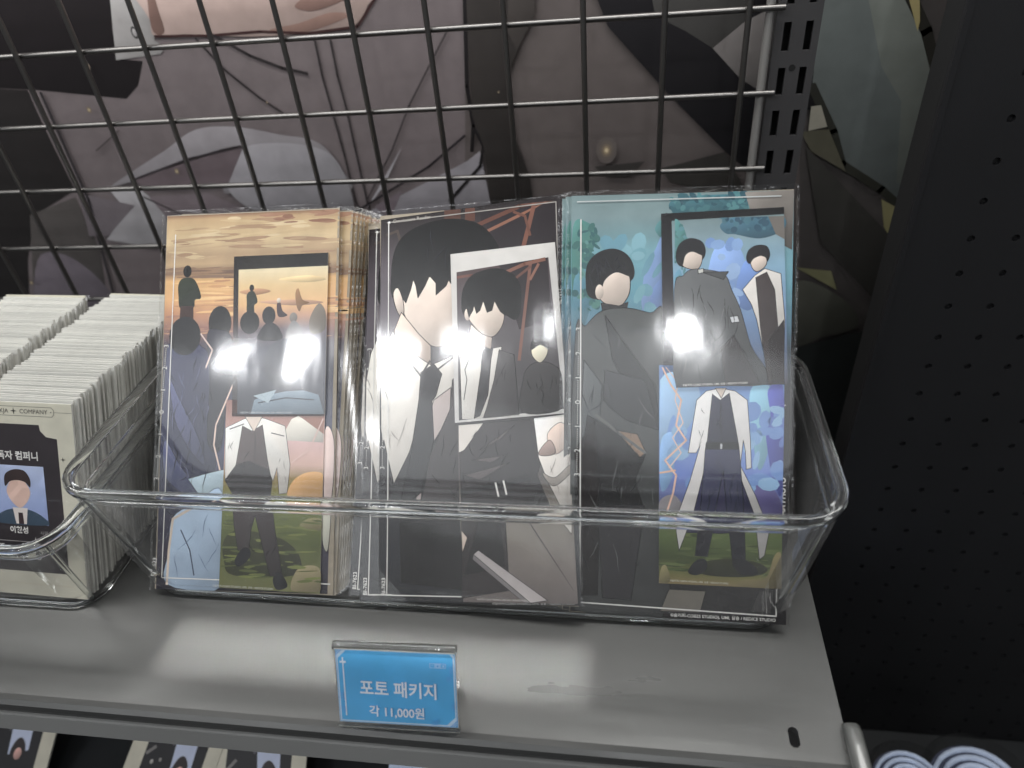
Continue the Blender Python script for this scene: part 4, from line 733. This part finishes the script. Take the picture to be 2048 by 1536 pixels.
    ar.ol = None; ar.folds([(0.288,1.822),(0.635,1.83),(0.702,0.718),(0.59,0.712),(0.477,1.508),(0.323,0.726),(0.22,0.722)], 12, (34, 34, 62), .008, .25); ar.folds([(0.352,2.406),(0.525,2.408),(0.613,1.936),(0.317,1.929)], 5, (36, 36, 56), .008, .15); ar.folds([(0.194,2.351),(0.29,2.405),(0.262,1.875),(0.133,1.818)], 4, (140, 136, 136), .007, .15)
    ar.text(COPY, [(-0.058,0.404)][0], [(0.544,0.404)][0], (226, 224, 210))
small(T_, 'small_photo', [(-0.199,2.719),(1.071,2.674),(1.081,0.386),(-0.174,0.376)], [(0, (92, 140, 208)), (.2, (116, 164, 222)), (.5, (96, 128, 206)), (.64, (112, 116, 160)), (.71, (148, 148, 116)), (.76, (104, 124, 54)), (.88, (76, 92, 34)), (.94, (120, 122, 56)), (1, (150, 132, 80))], d8, .016)

# ================================================================== card packets in the other tray
def id_art(ar):
    ar.grad([(-.64, 2.38), (.64, 2.38), (.64, 0), (-.64, 0)], [(0, (222, 218, 200)), (1, (212, 208, 192))])
    G_ = (120, 116, 108); D_ = (56, 50, 54)
    ar.poly([(-.60, 1.96), (-.52, 1.98), (-.46, 2.05), (-.45, 2.12), (.20, 2.12), (.21, 2.05), (.28, 1.98), (.42, 1.96), (.42, .30), (-.60, .30)], D_)
    for y in (2.33, 2.22): ar.line([(-.62, y), (.38, y)], .006, G_)
    ar.line([(.38, 2.33), (.41, 2.30), (.41, 2.25), (.38, 2.22)], .006, G_); ar.line([(.41, 2.275), (.64, 2.275)], .005, G_)
    ar.text('KIM DOKJA', (-.55, 2.25), (-.18, 2.25), (84, 80, 78)); ar.text('COMPANY', (-.03, 2.25), (.33, 2.25), (84, 80, 78)); star(ar, -.11, 2.275, .045, (40, 38, 40)); ar.ell((.375, 2.275), .008, .008, (84, 80, 78), 8)
    ar.text('김독자 컴퍼니', (-0.49, 1.70), (0.15, 1.70), WHITE, .03)
    ar.grad([(-0.51, 1.62), (0.21, 1.62), (0.21, .90), (-0.51, .90)], [(0, (196, 208, 238)), (.6, (166, 182, 224)), (1, (150, 162, 206))])
    # blank generic bust in place of the portrait
    ar.spl([(-0.48, .90), (-0.45, 1.0), (-0.27, 1.08), (-0.03, 1.08), (0.15, 1.0), (0.18, .90)], (62, 80, 98)); ar.poly([(-0.25, 1.1), (-0.05, 1.1), (-0.08, .9), (-0.22, .9)], (232, 222, 216)); ar.poly([(-0.18, 1.04), (-0.12, 1.04), (-0.115, .9), (-0.185, .9)], (60, 44, 48))
    ar.spl([(-0.3, 1.34), (-0.27, 1.20), (-0.15, 1.10), (-0.03, 1.20), (0, 1.34), (-0.15, 1.5)], (226, 192, 178)); ar.spl([(-0.32, 1.36), (-0.31, 1.50), (-0.19, 1.57), (-0.05, 1.56), (0.02, 1.46), (0.01, 1.36), (-0.05, 1.42), (-0.15, 1.44), (-0.25, 1.42)], (58, 46, 46))
    ar.text('이현성', (-0.31, .79), (-0.07, .79), WHITE, .03); ar.text('사원', (0.09, .78), (0.19, .78), (190, 186, 184))
    ar.line([(-0.61, .68), (0.05, .68)], .006, (190, 186, 184)); star(ar, .02, .68, .07, WHITE)
    ar.text('LEE', (-0.55, .57), (-0.41, .57), WHITE, .015); ar.text('HYEONSEONG', (-0.55, .46), (0.07, .46), WHITE, .015)
    star(ar, .48, 1.72, .035, (50, 48, 48)); star(ar, .55, .80, .04, (50, 48, 48))
    ar.line([(-.5, .15), (.45, .15)], .012, (198, 192, 176))
def star(ar, x, y, r, c):
    pts = []
    for i in range(8):
        an = R(45*i); q = r if i % 2 == 0 else r*.22; pts.append((x+q*math.cos(an), y+q*math.sin(an)))
    ar.poly(pts, c)
ar = Art(.001, .0004); ar.shade = 0; id_art(ar); meID = ar.mesh('printed_face', M['matte'])
f = F['id']
cmI = card_mesh(1.28, 2.38, M['cream'], .027); slI = [sleeve_mesh(1.33, 2.40, -.031, .006) for _ in range(3)]; smI = [seam_mesh(1.33, 2.40, -.031, .006, False) for _ in range(3)]
NA = 54
for cidx, xo in ((0, 0), (1, -1.62)):
    for i in range(NA):
        lean = 28.5+random.uniform(-.7, .7)*(i > 0); y = f['o'][1]+.0455*i
        if i > 0 and random.random() < .15: y += .02
        fr = loft_frame(f, xo+.005*i+(random.uniform(-.022, .022) if i else 0), y, -4.90+(random.uniform(0, .015) if i else 0), lean, -1.5+(random.uniform(-.5, .5) if i else 0), 0)
        t = empty('card_packet', frame=fr); cd = link('backing_card', cmI, t)
        if i < 1 or i == NA-1: link('printed_face', meID, cd)
        link('sleeve', random.choice(slI), t); link('seam', random.choice(smI), t)
        if i == 0 and cidx == 0: tag(t, 'cream card packet with blue portrait, front of the row beside the wide tray', 'card packet')
        elif i == 0: tag(t, 'front cream card packet of the row farther from the wide tray', 'card packet')
        else: tag(t, ('cream edged card packet filed upright in the row beside the wide tray' if cidx == 0 else 'cream edged card packet filed in the row farther from the wide tray'), 'card packet', 'card packets filed in row '+('beside the wide tray' if cidx == 0 else 'farther from the wide tray'))

# ================================================================== price sign
f = F['sign']; sg = empty('price_sign', frame=f); wd, ht = f['w'], f['h']
mb = MB(); mb.box((-wd/2, 0, .012), (wd/2, ht, .04)); bevel(mb.build('front_pane', M['acrylic'], sg), .006, 1)
mb = MB(); mb.box((-wd/2, 0, -.04), (wd/2, ht, -.012)); bevel(mb.build('back_pane', M['acrylic'], sg), .006, 1)
mb = MB(); mb.tube((-wd/2, ht+.01, 0), (wd/2, ht+.01, 0), .045, 12); mb.build('folded_top_edge', M['rim'], sg, True)
mb = MB(); mb.box((-wd/2, -.012, -.04), (wd/2, .006, .04)); mb.build('bottom_edge', M['rim'], sg)
lean = R(27.3)
leg = MB()        # rear foot of the stand runs from behind the back pane down to the shelf
p0 = Vector((0, .42, -.04)); p1 = Vector((0, -.01+.42*0, -.04))
dn = Vector((0, -math.cos(lean), -math.sin(lean))); bk = Vector((0, math.sin(lean), -math.cos(lean)))
q0 = Vector((0, .42, -.05)); q1 = q0+bk*.10; q2 = q1+dn*(.42*math.cos(lean)+.02)
for a_, b_ in ((q0, q1), (q1, q2)):
    ax = (b_-a_).normalized(); nn = Vector((1, 0, 0)).cross(ax)*.018
    leg.grid([[tuple(Vector((sx*wd*.5, 0, 0))+p_+s_*nn) for sx, s_ in ((-1, -1), (1, -1), (1, 1), (-1, 1))] for p_ in (a_, b_)])
leg.build('rear_foot', M['acrylic'], sg)
mb = MB(); mb.box((-wd/2+.012, .02, -.006), (wd/2-.012, ht-.012, .002)); ins = mb.build('paper_insert', M['paper'], sg)
ar = Art(.003, .0008); ar.shade = 0
x0, x1, y0, y1 = -wd/2+.014, wd/2-.014, .022, ht-.014
ar.grad([(x0, y1), (x1, y1), (x1, y0), (x0, y0)], [(0, (190, 222, 248)), (1, (176, 212, 246))])
BL = (84, 186, 244)
def frame_poly(i, cut): return [(x0+i, y0+i), (x1-i-cut, y0+i), (x1-i, y0+i+cut), (x1-i, y1-i-.03), (x1-i-.03, y1-i), (x0+i+cut, y1-i), (x0+i, y1-i-cut)]
ar.poly(frame_poly(.004, .0), (60, 156, 226)); ar.poly(frame_poly(.009, .02), (206, 230, 250)); ar.grad([(0, 0), (0, 0), (0, 0), (0, 0)], [(0, BL), (1, BL)])
ar.poly(frame_poly(.024, .085), BL)
for k in (.018, .042, .066):
    ar.line([(x1-.006-k, y0+.008), (x1-.008, y0+.006+k)], .008, (66, 160, 228)); ar.line([(x0+.006, y1-.008-k), (x0+.008+k, y1-.006)], .008, (66, 160, 228))
ar.line([(x0+.075, y0+.08), (x0+.075, y1-.10)], .014, (226, 240, 252)); ar.line([(x0+.05, y1-.145), (x0+.10, y1-.145)], .022, (226, 240, 252))
ar.line([(x1-.25, y1-.12), (x1-.095, y1-.12), (x1-.095, y1-.165), (x1-.25, y1-.165), (x1-.25, y1-.12)], .006, (170, 210, 246)); ar.poly([(x1-.205, y1-.122), (x1-.14, y1-.122), (x1-.14, y1-.163), (x1-.205, y1-.163)], (150, 198, 240)); ar.text('–', (x1-.24, y1-.15), (x1-.215, y1-.15), (200, 226, 250)); ar.text('x', (x1-.13, y1-.155), (x1-.105, y1-.155), (200, 226, 250)); ar.ell((x1-.172, y1-.143), .008, .008, (60, 150, 224), 8)
for (bx, by, bw, bh) in ((x1-.09, y1-.30, .05, .05), (x1-.06, y1-.22, .03, .08), (x1-.05, y0+.2, .025, .06), (x0+.03, y0+.25, .03, .08), (x0+.035, y0+.12, .035, .06), (x1-.26, y0+.03, .06, .03), (x1-.22, y0+.05, .03, .03)):
    ar.poly([(bx, by), (bx+bw, by), (bx+bw, by+bh), (bx, by+bh)], (92, 172, 232))
ar.text('포토 패키지', [(-0.364,0.352)][0], [(0.402,0.341)][0], (240, 247, 255), .018, 1.12); ar.text('각 11,000원', [(-0.282,0.122)][0], [(0.271,0.118)][0], (240, 247, 255), .018, 1.1)
ar.build('printed_price', M['matte'], ins)
tag(sg, 'small blue price sign reading 11,000 won in a clear acrylic stand', 'price sign')

# ================================================================== around the shelf
cl = empty('plastic_edge_clip', (7.66, -6.3, -5))
rows = []
for y, h in ((.07, .02), (.04, .10), (-.05, .15), (-.2, .16), (-.45, .16)):
    rows.append([(-.05, y, .012), (-.05, y, h*.8+.012), (-.01, y, h+.012), (.05, y, h+.012), (.09, y, h*.75), (.09, y, -.25)])
mb = MB(); mb.grid(rows, False); mb.face(rows[0]); mb.face(rows[-1][::-1]); mb.build('clip_body', M['clip'], cl, True)
mb = MB(); mb.tube((-.05, .05, .06), (-.05, -.45, .12), .012, 8); mb.build('clip_ridge', M['rim'], cl, True)
tag(cl, 'cloudy clear plastic clip on the end corner of the grey shelf', 'clip')

ls = MB(); ls.box((-14, -5.9, -10.3), (7.6, -.2, -10)); tag(ls.build('lower_shelf', M['lower']), 'dark shelf below the grey shelf, holding cream card packets', 'shelf')
a2 = Art(.001, .0008); a2.grad([(-.8, 2.4), (.8, 2.4), (.8, 0), (-.8, 0)], [(0, (214, 208, 190)), (1, (206, 200, 182))]); a2.poly([(-.52, 2.22), (.36, 2.22), (.42, 2.1), (.56, 2.05), (.56, .3), (-.52, .3)], (30, 28, 32)); a2.poly([(-.02, 1.28), (.36, 1.34), (.38, .92), (.02, .84)], (200, 208, 232)); a2.spl([(.06, .84), (.1, 1.04), (.2, 1.1), (.3, 1.0), (.3, .86)], (44, 36, 38)); a2.ell((.2, .86), .07, .09, (214, 168, 158)); a2.ell((-.2, 1.42), .12, .09, (222, 172, 168)); a2.poly([(-.12, 1.3), (.0, 1.45), (.06, 1.4), (-.06, 1.2)], (120, 116, 124)); a2.line([(-.48, 1.0), (-.36, 1.12)], .05, (130, 126, 124)); a2.ell((-.34, .9), .03, .035, (180, 176, 170)); a2.ell((-.2, .96), .025, .03, (150, 146, 142)); meLow = a2.mesh('printed_face', M['matte']); cmLow = card_mesh(1.6, 2.4, M['cream'], .03)
for i, (x, y, lab) in enumerate(((-1.75, -6.15, 'cream card packet with dark panel lying on the lower shelf, beside the dark gap'), (-.02, -6.15, 'cream card packet with dark panel on the lower shelf, toward the blue packets'), (-4.55, -6.15, 'cream card packet on the lower shelf beyond the dark gap, under the filed cards'))):
    fr = loft_frame(dict(o=(0, 0, 0)), x, y, -9.96, 62, (-4, 3, 2)[i], (-5, 4, 0)[i])
    t = empty('card_packet', frame=fr); cd = link('backing_card', cmLow, t); link('printed_face', meLow, cd); tag(t, lab, 'card packet')
bm_ = Art(.001, .0008); bm_.grad([(-.6, 1.8), (.6, 1.8), (.6, 0), (-.6, 0)], [(0, (190, 204, 226)), (.5, (130, 160, 206)), (1, (100, 130, 190))]); bm_.poly([(-.2, 1.2), (.1, 1.75), (.3, 1.75), (.1, 1.2)], (214, 208, 196)); bm_.poly([(-.1, 1.5), (.0, 1.75), (.06, 1.7)], (90, 84, 70)); meB = bm_.mesh('printed_face', M['print']); cmB = card_mesh(1.2, 1.8, M['paper'], .02)
for x, lab in ((2.7, 'pale blue card packet on the lower shelf under the price sign'), (4.25, 'pale blue card packet on the lower shelf, farther along from the price sign')):
    t = empty('card_packet', frame=loft_frame(dict(o=(0, 0, 0)), x, -6.4, -9.96, 55, 0, 0)); cd = link('backing_card', cmB, t); link('printed_face', meB, cd); tag(t, lab, 'card packet')

ns = MB(); ns.box((7.9, -8.5, -15.1), (20, -1.02, -14.8)); tag(ns.build('base_shelf', M['lower']), 'dark grey base shelf of the neighbouring rack under the rolled towels', 'shelf')
def roll(x, y, r, zt, lab):
    t = empty('rolled_towel', (x, y, -14.8)); h = zt+14.8; turns = 5; n = 130
    for nm, mt, off, tk in (('towel_spiral', 'roll', 0, .55), ('lining_spiral', 'rolldark', .55, .38)):
        mb = MB(); inn = []; out = []
        for i in range(n+1):
            an = 2*math.pi*turns*i/n; q = r*(.22+.78*i/n); step = r*.78/turns
            ra, rb = q+step*off-step, q+step*(off+tk)-step
            wob = 1+.015*math.sin(3*an+x)
            inn.append((ra*wob*math.cos(an), ra*wob*math.sin(an))); out.append((rb*wob*math.cos(an), rb*wob*math.sin(an)))
        top = h if off == 0 else h-.06
        mb.grid([[(*a_, 0), (*b_, 0), (*b_, top-.02), ((a_[0]+b_[0])/2, (a_[1]+b_[1])/2, top), (*a_, top-.02)] for a_, b_ in zip(inn, out)])
        mb.build(nm, M[mt], t, True)
    mb = MB(); ring = lambda rr_, z_: [(rr_*math.cos(2*math.pi*i/32), rr_*math.sin(2*math.pi*i/32), z_) for i in range(32)]
    mb.grid([ring(r*1.06, 0), ring(r*1.06, h), ring(r*1.02, h+.05), ring(r*.5, h+.06)]); mb.build('clear_wrapper', M['sleeve'], t, True)
    tag(t, lab, 'rolled towel')
roll(10.2, -4.1, .66, -10.6, 'smaller pale blue rolled towel in clear film, between the grey shelf and the larger roll')
roll(11.25, -4.08, .84, -10.6, 'larger pale blue rolled towel in clear film, away from the grey shelf')
roll(9.05, -4.75, .6, -10.6, 'pale blue rolled towel half hidden by the plastic clip')
